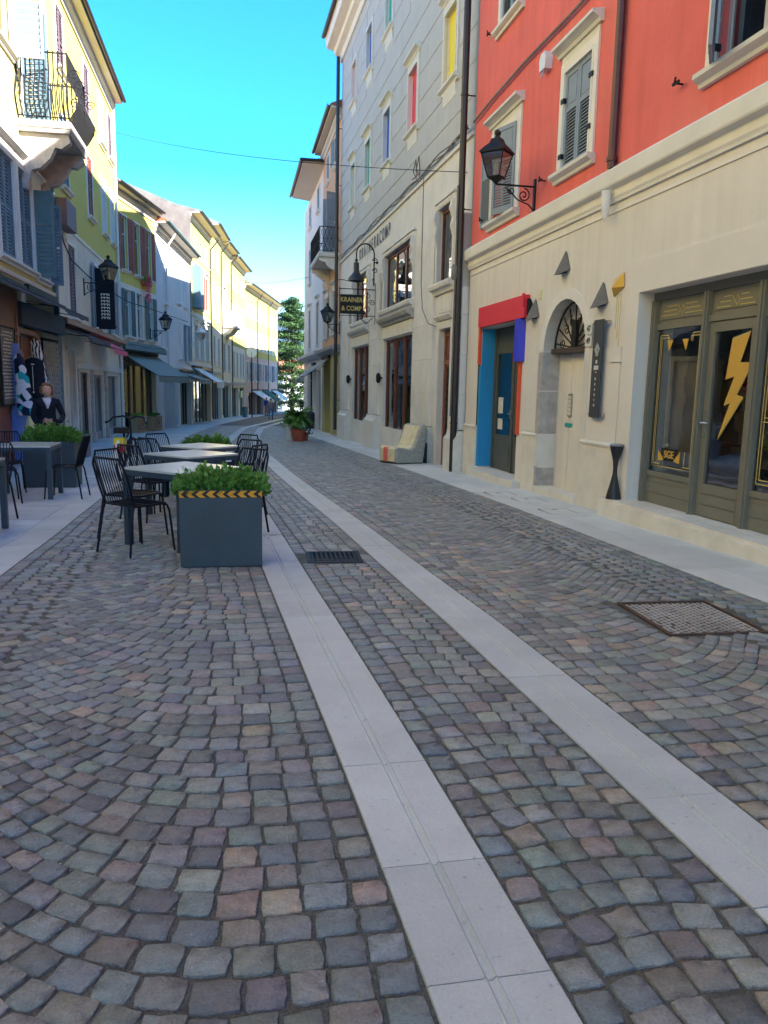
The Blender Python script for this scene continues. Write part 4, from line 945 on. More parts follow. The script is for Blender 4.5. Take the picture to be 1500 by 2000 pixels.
# cables along the grey wall
g = MB()
for k in range(3):
    pts = []
    for i in range(34):
        x = .1+16*i/33; pts.append((x, .09+.03*math.sin(i*1.3+k), 6.50+.02*k+.035*math.sin(i*.9+k*2)+.0*x))
    g.tube(pts, .014, 5)
for x in (3.9, 4.2): g.tube([(x, .05, 6.5), (x+.1, .14, 6.75), (x-.2, .16, 6.95), (x-.1, .1, 6.6), (x+.3, .12, 6.62)], .015, 5)
G_.p('cable_bundle', g, 'old_grey', True)
g = MB(); pts = [(3.05, .2, 6.42), (3.0, .21, 5), (3.02, .2, 3.9), (2.85, .2, 3.3), (2.45, .16, 2.95), (2.0, .1, 2.85)]; g.tube(pts, .012, 5); G_.p('cable', g, 'old_grey', True)
g = MB(); g.tube([(-.0, .3, 5.4), (.0, .3, 2.9), (.01, .3, .9)], .02, 6).lathe([(.04, -.14), (.06, -.1), (.06, .12), (.03, .16)], (0, .32, 3.75), 8); G_.p('cable_box', g, 'old_grey', True)
t = thing('wall_plaque', 'small grey plaque with white figure on the pillar right of the wooden door', 'plaque', G_.l2w(.33, .145, 1.3), G_.rz)
g = MB(); g.box(-.12, .12, 0, .015, 0, .38); part('plate', g, 'lamp_grey', t); g = MB(); g.box(-.015, .015, .015, .018, .2, .32).box(-.06, .06, .015, .018, .07, .1).box(-.06, .06, .015, .018, .12, .14); part('mark', g, 'paper', t)
# black lamp housings beside the shop windows
for x, lab in ((8.2, 'dark oval wall lamp beside the nearer wooden shopfront'), (13.75, 'dark oval wall lamp beside the farther wooden shopfront')):
    t = thing('oval_lamp', lab, 'wall lamp', G_.l2w(x, .0, 1.75), G_.rz, 'oval lamps beside the wooden shopfronts'); g = MB(); g.lathe([(.02, -.16), (.07, -.1), (.075, .1), (.02, .16)], (0, .12, 0), 8); part('shade', g, 'iron', t, True); g = MB(); g.box(-.03, .03, 0, .1, -.03, .03); part('fixing', g, 'iron', t)
# fan grille at the foot of the pillar
g = MB(); n = 10; c0 = (2.18, .06)
g.prism([(c0[0]-.0+.40*math.cos(PI*.5*i/n), -.42+.62*math.sin(PI*.5*i/n)) for i in range(n+1)]+[(c0[0], -.42)], 'y', .171, .19); G_.p('iron_guard', g, 'iron')
# ---- orange house
O_ = Facade('orange_house', 'orange house with iron balcony and closed louvred shutters beyond the grey house', (4.2, 32.04), (4.2, 38.5), -1.5, 12.25, 'orange_plaster')
def house_rows(F, xs, rows_, w, m, sm, closed=True, style='louvre', **k):
    for zi, (z0, z1) in enumerate(rows_):
        for x in xs: F.window(x, x+w, z0, z1, m, .09, .03, shut=closed if isinstance(closed, str) else ('closed' if closed else None), sm=sm, style=style, pitch=.12, **k)
O_.window(1.3, 2.2, 10.6, 11.7, 'trim_cream', .1, .03, shut='open', sm='shutter_blue', pitch=.1); O_.window(4.0, 4.9, 10.6, 11.7, 'trim_cream', .1, .03, shut='closed', sm='shutter_blue', pitch=.1)
O_.window(.9, 1.9, 7.1, 9.3, 'trim_cream', .1, .03, sill=False, shut=(1.9, 1.9), sm='shutter_grey', pitch=.09); O_.window(4.3, 5.1, 6.6, 8.4, 'trim_cream', .1, .03, shut='closed', sm='shutter_grey', pitch=.1)
O_.window(1.2, 2.1, 3.7, 5.5, 'trim_cream', .14, .05, cornice=True, shut='open', sm='shutter_white', pitch=.09); O_.window(4.2, 5.1, 3.7, 5.5, 'trim_cream', .14, .05, cornice=True, shut='open', sm='shutter_white', pitch=.09)
O_.shop(.4, 1.9, -.7, 2.6, .2, 'frame_white', 2, kick=.3, transom=.4); O_.shop(3.2, 5.7, -.75, 2.5, .35, 'interior_mid', 3, kick=.6, transom=.3)
O_.wall('lower_wall', 'pale_yellow', -1.5, 3.0); O_.wall('upper_wall', 'orange_plaster', 3.0, 12.25); O_.mass(-1.5, 12.25, m='orange_plaster')
g = MB(); g.prism([(0, 2.85), (.1, 2.9), (.35, 3.02), (.38, 3.14), (0, 3.2)], 'x', .0, 6.4); O_.p('shop_cornice', g, 'grey_stone'); O_.roof(12.25, .45)
t = O_.awning(3.0, 5.9, 2.75, 1.15, .85, 'awning_grey', y=.04)
# balcony
def balcony(F, a, b, z, out, m='cream_stone', curved=False, h=.95, lattice=True, ironm='iron', thick=.16, brk=.75):
    g = MB(); g.box(a, b, 0, out, z-thick*.6, z).prism([(0, z-thick), (out-.05, z-thick), (out, z-thick*.6), (0, z-thick*.6)], 'x', a+.02, b-.02); o = F.p('balcony', g, m)
    for x in (a+.12, b-.34):
        g = MB(); g.prism([(0, z-thick-.01), (out*.92, z-thick-.01), (out*.95, z-thick-.14*brk), (out*.78, z-thick-.26*brk), (out*.66, z-thick-.24*brk), (out*.55, z-thick-.45*brk), (out*.36, z-thick-.62*brk), (out*.2, z-thick-.66*brk), (.08, z-thick-1.0*brk), (0, z-thick-1.0*brk)], 'x', x, x+.22); F.p('bracket', g, m, parent=o)
    g = MB(); rail = [(a+.03, .02, z+h), (a+.03, out-.04, z+h), (b-.03, out-.04, z+h), (b-.03, .02, z+h)]
    g.tube(rail, .02, 6); g.tube([(p[0], p[1], z+.08) for p in rail], .013, 5); g.tube([(p[0], p[1], z+h*.55) for p in rail], .008, 5)
    def bars(p, q):
        n = max(2, int(math.hypot(q[0]-p[0], q[1]-p[1])/(.095 if curved else .14)))
        for i in range(n+1):
            x, y = p[0]+(q[0]-p[0])*i/n, p[1]+(q[1]-p[1])*i/n
            if lattice and i < n:
                x2, y2 = p[0]+(q[0]-p[0])*(i+1)/n, p[1]+(q[1]-p[1])*(i+1)/n
                g.tube([(x, y, z+.08), ((x+x2)/2, (y+y2)/2, z+h*.3), (x2, y2, z+h*.55), ((x+x2)/2, (y+y2)/2, z+h*.8), (x, y, z+h)], .007, 4); g.tube([(x2, y2, z+.08), ((x+x2)/2, (y+y2)/2, z+h*.3), (x, y, z+h*.55), ((x+x2)/2, (y+y2)/2, z+h*.8), (x2, y2, z+h)], .007, 4)
            else:
                nx, ny = (q[1]-p[1]), -(q[0]-p[0]); l = math.hypot(nx, ny); nx, ny = nx/l, ny/l
                if curved:
                    sg = -1
                    pr = [(0, 0), (.10, .10), (.20, .22), (.22, .34), (.12, .48), (.0, .62), (.0, .8), (0, 1)]
                    g.tube([(x+sg*nx*u, y+sg*ny*u, z+.04+h*v) for u, v in pr], .016, 5)
                else: g.tube([(x, y, z+.05), (x, y, z+h)], .010, 5)
    bars(rail[0], rail[1]); bars(rail[1], rail[2]); bars(rail[2], rail[3])
    F.p('railing', g, ironm, parent=o); return o
balcony(O_, .35, 4.2, 6.85, .85, 'cream_stone', h=1.0)
# ---- cream house with tiled hip
K_ = Facade('cream_house', 'tall narrow cream house at the right corner with jutting tiled eaves', (4.2, 38.55), (4.2, 49), -1.6, 12.6, 'pale_plaster')
K_.window(1.6, 2.6, 3.6, 5.7, 'trim_cream', .12, .04, casement='wood_dark', cornice=True); K_.window(6, 7, 3.6, 5.7, 'trim_cream', .12, .04, casement='wood_dark', cornice=True)
for x in (1.6, 6): K_.window(x, x+.9, 7.2, 9, 'trim_cream', .12, .04, shut='closed', sm='shutter_blue', pitch=.12); K_.window(x, x+.9, 10.2, 11.3, 'trim_cream', .12, .04, shut='closed', sm='shutter_blue', pitch=.12)
K_.shop(.8, 2.8, -.9, 2.3, .2, 'wood_dark', 2, kick=.4); K_.shop(5, 8, -1, 2.3, .2, 'wood_dark', 2, kick=.4)
K_.wall('wall', 'pale_plaster', -1.6, 11.8); K_.mass(-1.6, 11.8, m='pale_plaster')
g = MB(); g.prism([(0, 2.9), (.1, 2.95), (.4, 3.05), (.42, 3.2), (0, 3.28)], 'x', .05, 10.4); K_.p('string_course', g, 'cream_stone')
g = MB(); g.prism([(0, 11.7), (1.0, 11.82), (1.0, 11.92), (0, 11.92)], 'x', -.3, 6.8); K_.p('soffit', g, 'soffit')
g = MB(); g.add([(-.4, 1.05, 11.94), (6.9, 1.05, 11.94), (10.9, -9, 11.94), (-.4, -9, 11.94), (3.5, -4, 13.5), (6, -4, 13.5)], [(0, 1, 5, 4), (1, 2, 5), (2, 3, 4, 5), (3, 0, 4), (0, 3, 2, 1)]); K_.p('hip_roof', g, 'roof_tile')
g = MB(); g.tube([(-.45, 1.1, 11.92), (6.9, 1.1, 11.92)], .07, 8).tube([(-.45, 1.1, 11.92), (-.45, -2, 11.92)], .07, 8); K_.p('gutter', g, 'gutter_dark')
K_.awning(3.0, 4.6, 2.6, 1.0, .8, 'awning_grey')

# the right row goes on unseen behind the corner, to shade the far left fronts
Q_ = Facade('unseen_bend_house', 'unseen house on the bend behind the cream corner house, shading the far left fronts', (5.6, 50.5), (12.5, 92), -2.4, 11, 'pale_yellow')
for i in range(9):
    for z in (2.2, 5.4, 8.2): Q_.window(2+i*4.2, 3+i*4.2, z, z+1.7, 'trim_cream', .08, .03, shut='closed', sm='shutter_grey', pitch=.3)
Q_.wall('wall', 'pale_yellow', -2.4, 11); Q_.mass(-2.4, 11, m='pale_yellow'); Q_.roof(11, .5)
# ================================================================ left row (x runs from the far end towards the camera)
A0 = Facade('pale_yellow_house', 'pale yellow house with curved iron balcony and grey shutters, nearest at left', (-4.7, 22.2), (-4.7, -9), -.6, 12.9, 'pale_yellow')
A0.window(3.55, 4.7, 4.0, 6.1, 'window_stone', .14, .05, cornice=True, shut='closed', sm='shutter_blue', style='louvre', pitch=.07)
A0.window(2.05, 3.2, 4.0, 6.1, 'window_stone', .14, .05, cornice=True, shut='closed', sm='shutter_blue', style='louvre', pitch=.07)
A0.window(.65, 1.75, 3.95, 5.95, 'window_stone', .14, .05, cornice=True, shut=(None, None), sm='shutter_blue', pitch=.07)
A0.shutter(1.83, 3.92, 1.98, .42, PI/2, 'shutter_green', 'mixed', True, y=.05, pitch=.10)
A0.shutter(.40, 3.9, 1.98, .30, PI/2, 'shutter_blue', 'louvre', True, y=.05, pitch=.08)
A0.window(3.1, 4.2, 8.4, 10.7, 'window_stone', .14, .05, cornice=False, shut=(None, None), sm='shutter_grey', pitch=.12)
A0.shutter(3.02, 8.37, 2.4, .62, PI/2, 'shutter_grey', 'louvre', False, y=.05, pitch=.13)
A0.window(1.15, 2.3, 7.2, 9.5, 'window_stone', .14, .05, sill=False, shut=(PI-.4, PI-1.3), sm='shutter_blue', pitch=.09)
A0.window(5.4, 6.5, 7.4, 9.5, 'window_stone', .14, .05, shut='closed', sm='shutter_grey', pitch=.08)
A0.window(9, 10.2, 4, 6, 'window_stone', .14, .05, cornice=True, shut='closed', sm='shutter_blue', pitch=.1)
A0.open.append((1.85, 4.22, -.6, 3.0, .35))
g = MB(); g.box(1.85, 4.22, -1.1, -1.0, -.6, 3.0); A0.p('room', g, 'interior_mid')
g = MB(); g.box(1.85, 1.92, -.3, .03, -.6, 3).box(4.15, 4.22, -.3, .03, -.6, 3).box(1.92, 4.15, -.28, .02, 2.5, 2.62).box(1.92, 4.15, -.28, .0, 2.9, 3.0).box(2.7, 2.78, -.25, -.18, -.6, 2.5); A0.p('door_frame', g, 'wood_brown')
g = MB(); g.box(1.95, 2.7, -.22, -.19, -.6, 2.5); A0.p('open_door', g, 'wood_brown')
g = MB(); g.box(4.25, 9.2, 0, .14, -.6, 3.40).box(4.25, 9.2, .14, .17, 3.28, 3.40).box(4.25, 9.2, .14, .17, -.6, 0).box(4.25, 4.4, .14, .165, 0, 3.28).box(6.2, 6.3, .14, .165, 0, 3.28).box(4.4, 6.2, .14, .165, .85, .92).box(4.25, 9.2, .14, .19, 2.4, 2.45); A0.p('wooden_front', g, 'wood_brown')
# folding lattice gate
gm = MB()
for k in range(9):
    x = .05+k*.21
    gm.box(x-.016, x+.016, .07, .09, -.35, 2.45)
n = 12
for k in range(8):
    x = .05+k*.21
    for j in range(n):
        z = -.3+j*(2.7/n); gm.tube([(x, .10, z), (x+.21, .10, z+.225)], .013, 4); gm.tube([(x+.21, .106, z), (x, .106, z+.225)], .013, 4)
A0.p('lattice_gate', gm, 'gate_grey'); g = MB(); g.box(.0, 1.8, -.06, .0, -.6, 2.5); A0.p('gate_backing', g, 'shutter_green')
g = MB(); g.box(-.05, 1.85, 0, .10, 2.5, 2.62).box(-.12, -.0, 0, .12, -.6, 3.05); A0.p('gate_frame', g, 'lamp_grey')
g = MB(); g.box(.0, 4.25, 0, .24, 2.66, 3.12); A0.p('dark_fascia', g, 'awning_navy')
A0.awning(.1, 3.0, 3.5, .85, .38, 'awning_navy', valance=.08)
A0.awning(3.2, 9, 3.42, .9, .3, 'awning_navy', valance=.06)
g = MB(); g.prism([(0, 3.60), (.08, 3.64), (.10, 3.72), (0, 3.76)], 'x', 0, 20); g.prism([(0, 6.42), (.1, 6.5), (.13, 6.62), (0, 6.66)], 'x', 2.8, 20); A0.p('string_course', g, 'window_stone')
A0.wall('lower_wall', 'ochre_plaster', -.6, 3.6); A0.wall('upper_wall', 'pale_yellow', 3.6, 12.9); A0.mass(-.6, 12.9, m='pale_yellow'); A0.roof(12.9, .45)
A0.downpipe(.10, 0, 12.7, over=.4, m='shutter_blue', r=.07)
balcony(A0, .7, 2.78, 7.2, 1.12, 'grey_stone', curved=True, h=1.42, lattice=False, thick=.24, brk=1.2)
g = MB()
for x in (.75, 1.4, 2.1, 2.75):
    for z in (7.6, 8.2): scroll(g, (x, 1.22, z), .12, 1.4, plane='yz' , r=.013)
A0.p('iron_scrolls', g, 'iron')
# yellow house
B_ = Facade('yellow_house', 'tall bright yellow house with narrow louvred windows and deep eaves at left', (-4.7, 33.7), (-4.7, 22.25), -1, 12.25, 'yellow_plaster')
for i, (x, m_) in enumerate(((8.9, 'shutter_purple'), (5.0, 'shutter_purple'), (2.2, 'shutter_white'), (.25, 'shutter_purple'))):
    B_.window(x, x+.95, 9.95, 11.55, 'trim_cream', .08, .02, shut='closed', sm=m_, pitch=.09); B_.window(x, x+.95, 6.85, 8.75, 'trim_cream', .08, .02, shut='closed', sm=['shutter_blue', 'shutter_red', 'shutter_white', 'shutter_white'][i], pitch=.09)
for i, (x, m_) in enumerate(((8.6, 'shutter_purple'), (4.6, 'shutter_grey'), (1.2, 'shutter_grey'))): B_.window(x, x+1.0, 3.3, 5.35, 'trim_cream', .1, .03, shut='open' if i else 'closed', sm=m_, pitch=.09)
g = MB(); g.box(9.6, 10.9, .03, .3, 5.6, 6.3); B_.p('wall_box', g, 'shutter_purple')
B_.open.append((9.3, 10.3, -1, 2.35, .15)); g = MB(); g.box(9.3, 10.3, -.17, -.13, -1, 2.35); B_.p('grey_door', g, 'shutter_grey')
g = MB(); g.box(9.16, 9.3, -.02, .06, -1, 2.4).box(10.3, 10.44, -.02, .06, -1, 2.4).box(9.16, 10.44, -.02, .06, 2.35, 2.5); B_.p('door_surround', g, 'window_stone')
B_.shop(6.9, 8.7, -.62, 1.75, .1, 'shutter_purple', 2, kick=.35, transom=.0); B_.shop(4.2, 6.4, -.62, 1.7, .1, 'shutter_grey', 2, kick=.35, transom=.0); B_.shop(.6, 3.6, -.6, 1.7, .15, 'shutter_grey', 1, kick=.3, transom=.0)
g = MB(); g.box(0, 9.1, 0, .07, 1.85, 2.02); B_.p('stone_band', g, 'window_stone')
for x in (3.75, 6.5, 8.75):
    g = MB(); g.box(x, x+.3, 0, .08, -1, 1.84).box(x-.03, x+.33, 0, .13, -1, -.2); B_.p('stone_pier', g, 'grey_stone')
g = MB(); g.prism([(0, 2.9), (.1, 2.95), (.30, 3.0), (.30, 3.14), (.06, 3.2), (0, 3.2)], 'x', 0, 11.4); B_.p('awning_cassette', g, 'wood_brown')
B_.awning(3.4, 6.6, 2.98, .75, .40, 'awning_pink', valance=.15); B_.awning(7.4, 11.2, 2.98, .75, .3, 'awning_navy', valance=.1)
g = MB(); g.box(0, 11.45, 0, .03, 5.75, 5.84); B_.p('string_course', g, 'trim_cream')
B_.wall('lower_wall', 'ochre_plaster', -1, 5.8); B_.wall('upper_wall', 'yellow_plaster', 5.8, 12.25); B_.mass(-1, 12.25, m='yellow_plaster'); B_.roof(12.25, .45); B_.downpipe(.04, -.5, 12.0, m='window_stone', r=.06, arm=False)
# yellow house with red shutters
Cc = Facade('red_shutter_house', 'low yellow house with a row of brick red shutters and dark shop awning below', (-3.75, 39.5), (-4.95, 33.8), -1.2, 9.3, 'yellow_plaster')
for x in (3.75, 2.15, .55): Cc.window(x, x+.75, 6.2, 8.4, 'trim_cream', .07, .02, shut='open', sm='shutter_red', pitch=.11)
for x in (3.6, 2.1, .55): Cc.window(x, x+.75, 3.45, 5.4, 'trim_cream', .07, .02, shut='open' if x != 2.1 else None, sm='shutter_green', pitch=.11)
Cc.open.append((.35, 5.5, -1.2, 2.62, .35)); 
fr = MB()
for x in (.38, 1.6, 2.7, 3.4, 4.4, 5.45): fr.box(x-.05, x+.05, -.3, -.2, -1.2, 2.6)
fr.box(.4, 5.5, -.3, -.22, 2.2, 2.6); q = Cc.p('shopfront', fr, 'wood_brown')
for a, b in ((.43, 1.55), (1.65, 2.65), (2.75, 3.35), (3.45, 4.35), (4.45, 5.4)): g = MB(); g.quad((b, -.25, -.9), (a, -.25, -.9), (a, -.25, 2.2), (b, -.25, 2.2)); Cc.p('pane', g, 'glass', parent=q)
g = MB(); g.box(.36, 5.49, -1.1, -1.0, -1.2, 2.6); Cc.p('room', g, 'interior_dark')
g = MB(); g.prism([(0, 3.2), (.45, 3.02), (.48, 2.85), (.4, 2.82), (0, 2.9)], 'x', -.0, 5.7); Cc.p('canopy', g, 'shutter_green')
for k in range(15): g = MB(); g.tube([(.2+k*.38, 0, 3.22), (.2+k*.38, .47, 3.05)], .05, 6); Cc.p('canopy_tile', g, 'awning_sage')
Cc.awning(.2, 5.0, 2.72, 1.6, .95, 'awning_sage', valance=.25)
Cc.wall('lower_wall', 'ochre_plaster', -1.2, 5.65); Cc.wall('upper_wall', 'yellow_plaster', 5.65, 9.3); Cc.mass(-1.2, 9.3, m='yellow_plaster'); Cc.roof(9.3, .45); Cc.downpipe(5.7, -.6, 3, m='window_stone', arm=False)
t = thing('flower_box', 'window box with pink trailing flowers under the red shutters', 'flower box', Cc.l2w(1.75, .12, 5.85), Cc.rz)
g = MB(); g.box(-.45, .45, -.08, .1, 0, .16); part('box', g, 'terracotta', t)
def leaves(n, fn, size, jitter=.6, up_=.4):
    mb = MB()
    vs = []; fs = []
    for i in range(n):
        p, d = fn(i); d = Vector(d).normalized() if Vector(d).length > 0 else Vector((0, 0, 1))
        d = (d+Vector((random.uniform(-1, 1), random.uniform(-1, 1), random.uniform(-.6, 1)))*jitter).normalized()
        sdv = d.cross(Vector((random.uniform(-1, 1), random.uniform(-1, 1), random.uniform(-1, 1)))).normalized(); s_ = size*random.uniform(.6, 1.35); p = Vector(p); nn = d.cross(sdv)
        k = len(vs); mid = p+d*s_*.5
        vs += [p, mid+sdv*s_*.33+nn*s_*.08, p+d*s_, mid-sdv*s_*.33+nn*s_*.08]; fs += [(k, k+1, k+2), (k, k+2, k+3)]
    mb.v = [tuple(v) for v in vs]; mb.f = fs; return mb
g = leaves(160, lambda i: ((random.uniform(-.45, .45), random.uniform(-.05, .12), random.uniform(.1, .4)), (0, .3, 1)), .1); part('leaves', g, 'leaf_green', t, kind='stuff')
g = leaves(260, lambda i: ((random.gauss(.1, .12), random.uniform(0, .2), random.uniform(-.7, .5)), (0, 1, 0)), .08); part('blossom', g, 'awning_pink', t, kind='stuff')
# white house
Dd = Facade('white_house', 'narrow white house with green gutter and louvred windows at left', (-2.7, 50), (-3.75, 39.55), -1.4, 9.0, 'white_plaster')
for x, z0, z1, sh in ((8.4, 3.2, 4.7, 'closed'), (3.6, 2.9, 4.9, 'closed'), (1.3, 2.8, 4.9, 'open'), (7.6, 5.5, 7.4, 'closed'), (3.9, 5.9, 7.6, 'closed'), (1.6, 5.9, 7.6, 'closed')): Dd.window(x, x+.9, z0, z1, 'frame_white', .06, .02, shut=sh, sm='shutter_white' if sh == 'closed' else 'shutter_blue', pitch=.12)
for x in (8, 6.4, 4.6, 2.8, 1.2): Dd.window(x, x+.55, 7.95, 8.45, 'frame_white', .04, .01, sill=False, mull=0, trans=0)
Dd.shop(.4, 4.2, -1.3, 1.6, .3, 'wood_dark', 4, kick=.2, transom=.0); Dd.shop(4.9, 8.2, -1.2, 1.7, .3, 'shutter_green', 3, kick=.2, transom=.0)
g = MB(); g.box(8.4, 9.0, 0, .55, -1.2, 2.2).box(8.3, 9.1, 0, .62, -1.2, -.55).box(8.35, 9.05, 0, .6, 2.0, 2.25); Dd.p('stone_pier', g, 'slab_left')
g = MB(); g.box(0, 10, 0, .06, 2.3, 2.45); Dd.p('string_course', g, 'window_stone')
Dd.wall('wall', 'white_plaster', -1.4, 9.0); Dd.mass(-1.4, 9.0, m='white_plaster'); Dd.roof(9.0, .6, gut='shutter_green'); Dd.downpipe(8.0, 2.3, 8.9, over=.5, m='window_stone'); Dd.awning(.3, 4.4, 2.1, 1.2, .4, 'awning_sage', valance=.2)
# grey-yellow house with gable wall
E_ = Facade('gabled_house', 'tall straw yellow house with weathered grey gable wall and dark shutters', (-1.75, 58), (-2.7, 50.05), -1.6, 11.7, 'straw_plaster')
for x in (5.6, 3.4, 1.2): E_.window(x, x+1.1, 6.4, 8.6, 'trim_cream', .1, .03, cornice=True, shut='open' if x > 2 else 'closed', sm='shutter_blue' if x > 5 else 'shutter_red', pitch=.2); E_.window(x, x+1.1, 3.1, 5.2, 'window_stone', .1, .03, cornice=True, mull=1); E_.window(x+.1, x+.8, 9.6, 10.6, 'trim_cream', .05, .01, mull=0, trans=0)
g = MB(); g.box(5.9, 7.3, .02, .5, 6.2, 8.7); E_.p('bay_box', g, 'shutter_blue')
E_.shop(.5, 7.5, -1.5, 1.7, .3, 'lamp_grey', 5, kick=.3, transom=.0); E_.awning(4.5, 7.8, 2.5, 1.5, .9, 'awning_white', valance=.35); E_.awning(.4, 4.2, 2.3, 1.2, .7, 'awning_grey', valance=.2)
g = MB(); g.box(0, 9, 0, .08, 2.6, 2.8).box(0, 9, 0, .05, 5.7, 5.8).box(0, 9, 0, .05, 9.4, 9.5); E_.p('string_course', g, 'window_stone')
E_.wall('lower_wall', 'ochre_plaster', -1.6, 6); E_.wall('upper_wall', 'straw_plaster', 6, 11.7); E_.mass(-1.6, 11.7, y0=-1.3, y1=-11, m='old_grey'); E_.roof(11.7, .7, m='old_grey', pitch=.2, depth=5)
g = MB(); g.prism([(0, -1.6), (.1, 11.6), (-5, 13.6), (-11, 12.4), (-11, -1.6)], 'x', 7.98, 8.12); E_.p('gable_wall', g, 'old_grey'); E_.downpipe(.1, -1, 11.5, m='gutter_dark')
F_ = Facade('straw_house', 'straw yellow house with small attic windows between gabled house and balcony house', (-1.1, 64.5), (-1.75, 58), -1.8, 12.6, 'straw_plaster')
for x in (4.3, 1.6): F_.window(x, x+.9, 6.3, 8.5, 'trim_cream', .08, .03, cornice=True, shut='closed', sm='shutter_white', pitch=.25); F_.window(x, x+.9, 2.9, 5.0, 'trim_cream', .08, .03, shut='closed', sm='shutter_grey', pitch=.25); F_.window(x, x+.7, 10, 11.4, 'trim_cream', .05, .01, mull=0, trans=0)
F_.shop(.6, 5.8, -1.6, 1.6, .3, 'lamp_grey', 4, kick=.3, transom=0); F_.wall('lower_wall', 'ochre_plaster', -1.8, 5.6); F_.wall('upper_wall', 'straw_plaster', 5.6, 12.6); F_.mass(-1.8, 12.6, m='straw_plaster'); F_.roof(12.6, .7, m='old_grey'); F_.downpipe(.1, -1, 12.4, m='gutter_dark')
g = MB(); g.box(0, 6.5, 0, .1, 2.2, 2.4); F_.p('string_course', g, 'grey_stone')
H_ = Facade('balcony_house', 'straw house with pointed gothic window and carved stone balcony', (-.35, 70), (-1.1, 64.5), -1.9, 12.5, 'straw_plaster')
H_.window(3.3, 4.7, 6.3, 9.3, 'trim_cream', .15, .06, sill=False, mull=2, trans=.6); g = MB(); g.prism([(3.1, 9.4), (4.9, 9.4), (4.0, 10.6)], 'y', 0, .12); H_.p('gable_moulding', g, 'trim_cream')
for x in (1.2,): H_.window(x, x+.9, 6.3, 8.5, 'trim_cream', .08, .03, shut='closed', sm='shutter_white', pitch=.25); H_.window(x, x+.8, 10, 11.4, 'trim_cream', .05, .01, mull=0, trans=0)
for x in (3.8, 1.2): H_.window(x, x+1, 2.6, 4.8, 'window_stone', .08, .03, shut='closed', sm='shutter_grey', pitch=.25)
H_.shop(.6, 5.2, -1.7, 1.6, .3, 'lamp_grey', 3, kick=.3, transom=0)
g = MB(); g.box(2.4, 5.4, 0, 1.1, 6.0, 6.2).box(2.4, 5.4, 1.0, 1.1, 6.2, 7.3).box(2.4, 2.5, 0, 1, 6.2, 7.3).box(5.3, 5.4, 0, 1, 6.2, 7.3).prism([(0, 6.0), (1.0, 6.0), (.7, 5.6), (.3, 5.4), (0, 4.8)], 'x', 2.9, 3.2).prism([(0, 6.0), (1.0, 6.0), (.7, 5.6), (.3, 5.4), (0, 4.8)], 'x', 5, 5.3); H_.p('stone_balcony', g, 'window_stone')
H_.wall('lower_wall', 'ochre_plaster', -1.9, 5.3); H_.wall('upper_wall', 'straw_plaster', 5.3, 12.5); H_.mass(-1.9, 12.5, m='straw_plaster'); H_.roof(12.5, .7, m='old_grey'); H_.downpipe(.1, -1, 12.4, m='gutter_dark')
I_ = Facade('small_window_house', 'yellow house with two small dark attic windows over grey stone ground floor', (.9, 79), (-.35, 70), -2.1, 12.3, 'straw_plaster')
for x in (7.4, 5.2, 2.8, .9): I_.window(x, x+.9, 5.9, 8.2, 'trim_cream', .08, .03, cornice=True, shut='closed', sm='shutter_white', pitch=.25); I_.window(x, x+.9, 2.2, 4.4, 'window_stone', .08, .03, shut='closed', sm='shutter_grey', pitch=.25); I_.window(x, x+.7, 9.8, 11.2, 'trim_cream', .05, .01, mull=0, trans=0)
I_.shop(4.9, 9, -1.8, 1.2, .3, 'lamp_grey', 3, kick=.3, transom=0); I_.shop(.5, 4, -1.9, 1.2, .3, 'lamp_grey', 3, kick=.3, transom=0)
I_.wall('lower_wall', 'ochre_plaster', -2.1, 4.9); I_.wall('upper_wall', 'straw_plaster', 4.9, 12.3); I_.mass(-2.1, 12.3, m='straw_plaster'); I_.roof(12.3, .7, m='old_grey'); g = MB(); g.box(0, 9.5, 0, .1, 1.4, 1.7); I_.p('string_course', g, 'grey_stone')
J_ = Facade('pink_base_house', 'long yellow house with pinkish lower floors, furthest down the street', (5.2, 100), (.9, 79.05), -2.4, 11.2, 'straw_plaster')
for i in range(9):
    x = .9+i*2.35; J_.window(x, x+.9, 5.2, 7.0, 'trim_cream', .08, .03, shut='closed', sm='shutter_white', pitch=.3); J_.window(x, x+.9, 1.9, 3.8, 'shutter_white', .1, .03, shut='open' if i % 2 else 'closed', sm='shutter_grey', pitch=.3); J_.window(x, x+.8, 8.3, 9.6, 'trim_cream', .05, .01, shut='closed' if i % 3 else None, sm='shutter_white', pitch=.3)
for x in (1, 6, 11, 16): J_.shop(x, x+3.8, -2.2, .7, .3, 'shutter_red' if x == 16 else 'lamp_grey', 3, kick=.2, transom=0)
J_.awning(13, 18, .9, 1.6, 1.0, 'awning_white', valance=.3); J_.awning(7.5, 11.5, .9, 1.4, .9, 'awning_green', valance=.3); J_.awning(1, 5, .9, 1.4, .9, 'awning_white', valance=.3)
J_.wall('lower_wall', 'pink_plaster', -2.4, 4.4); J_.wall('upper_wall', 'straw_plaster', 4.4, 11.2); J_.mass(-2.4, 11.2, m='straw_plaster'); J_.roof(11.2, .8, m='old_grey')
for x in (.2, 7.5, 14.6): J_.downpipe(x, -1.5, 11, m='gutter_dark')
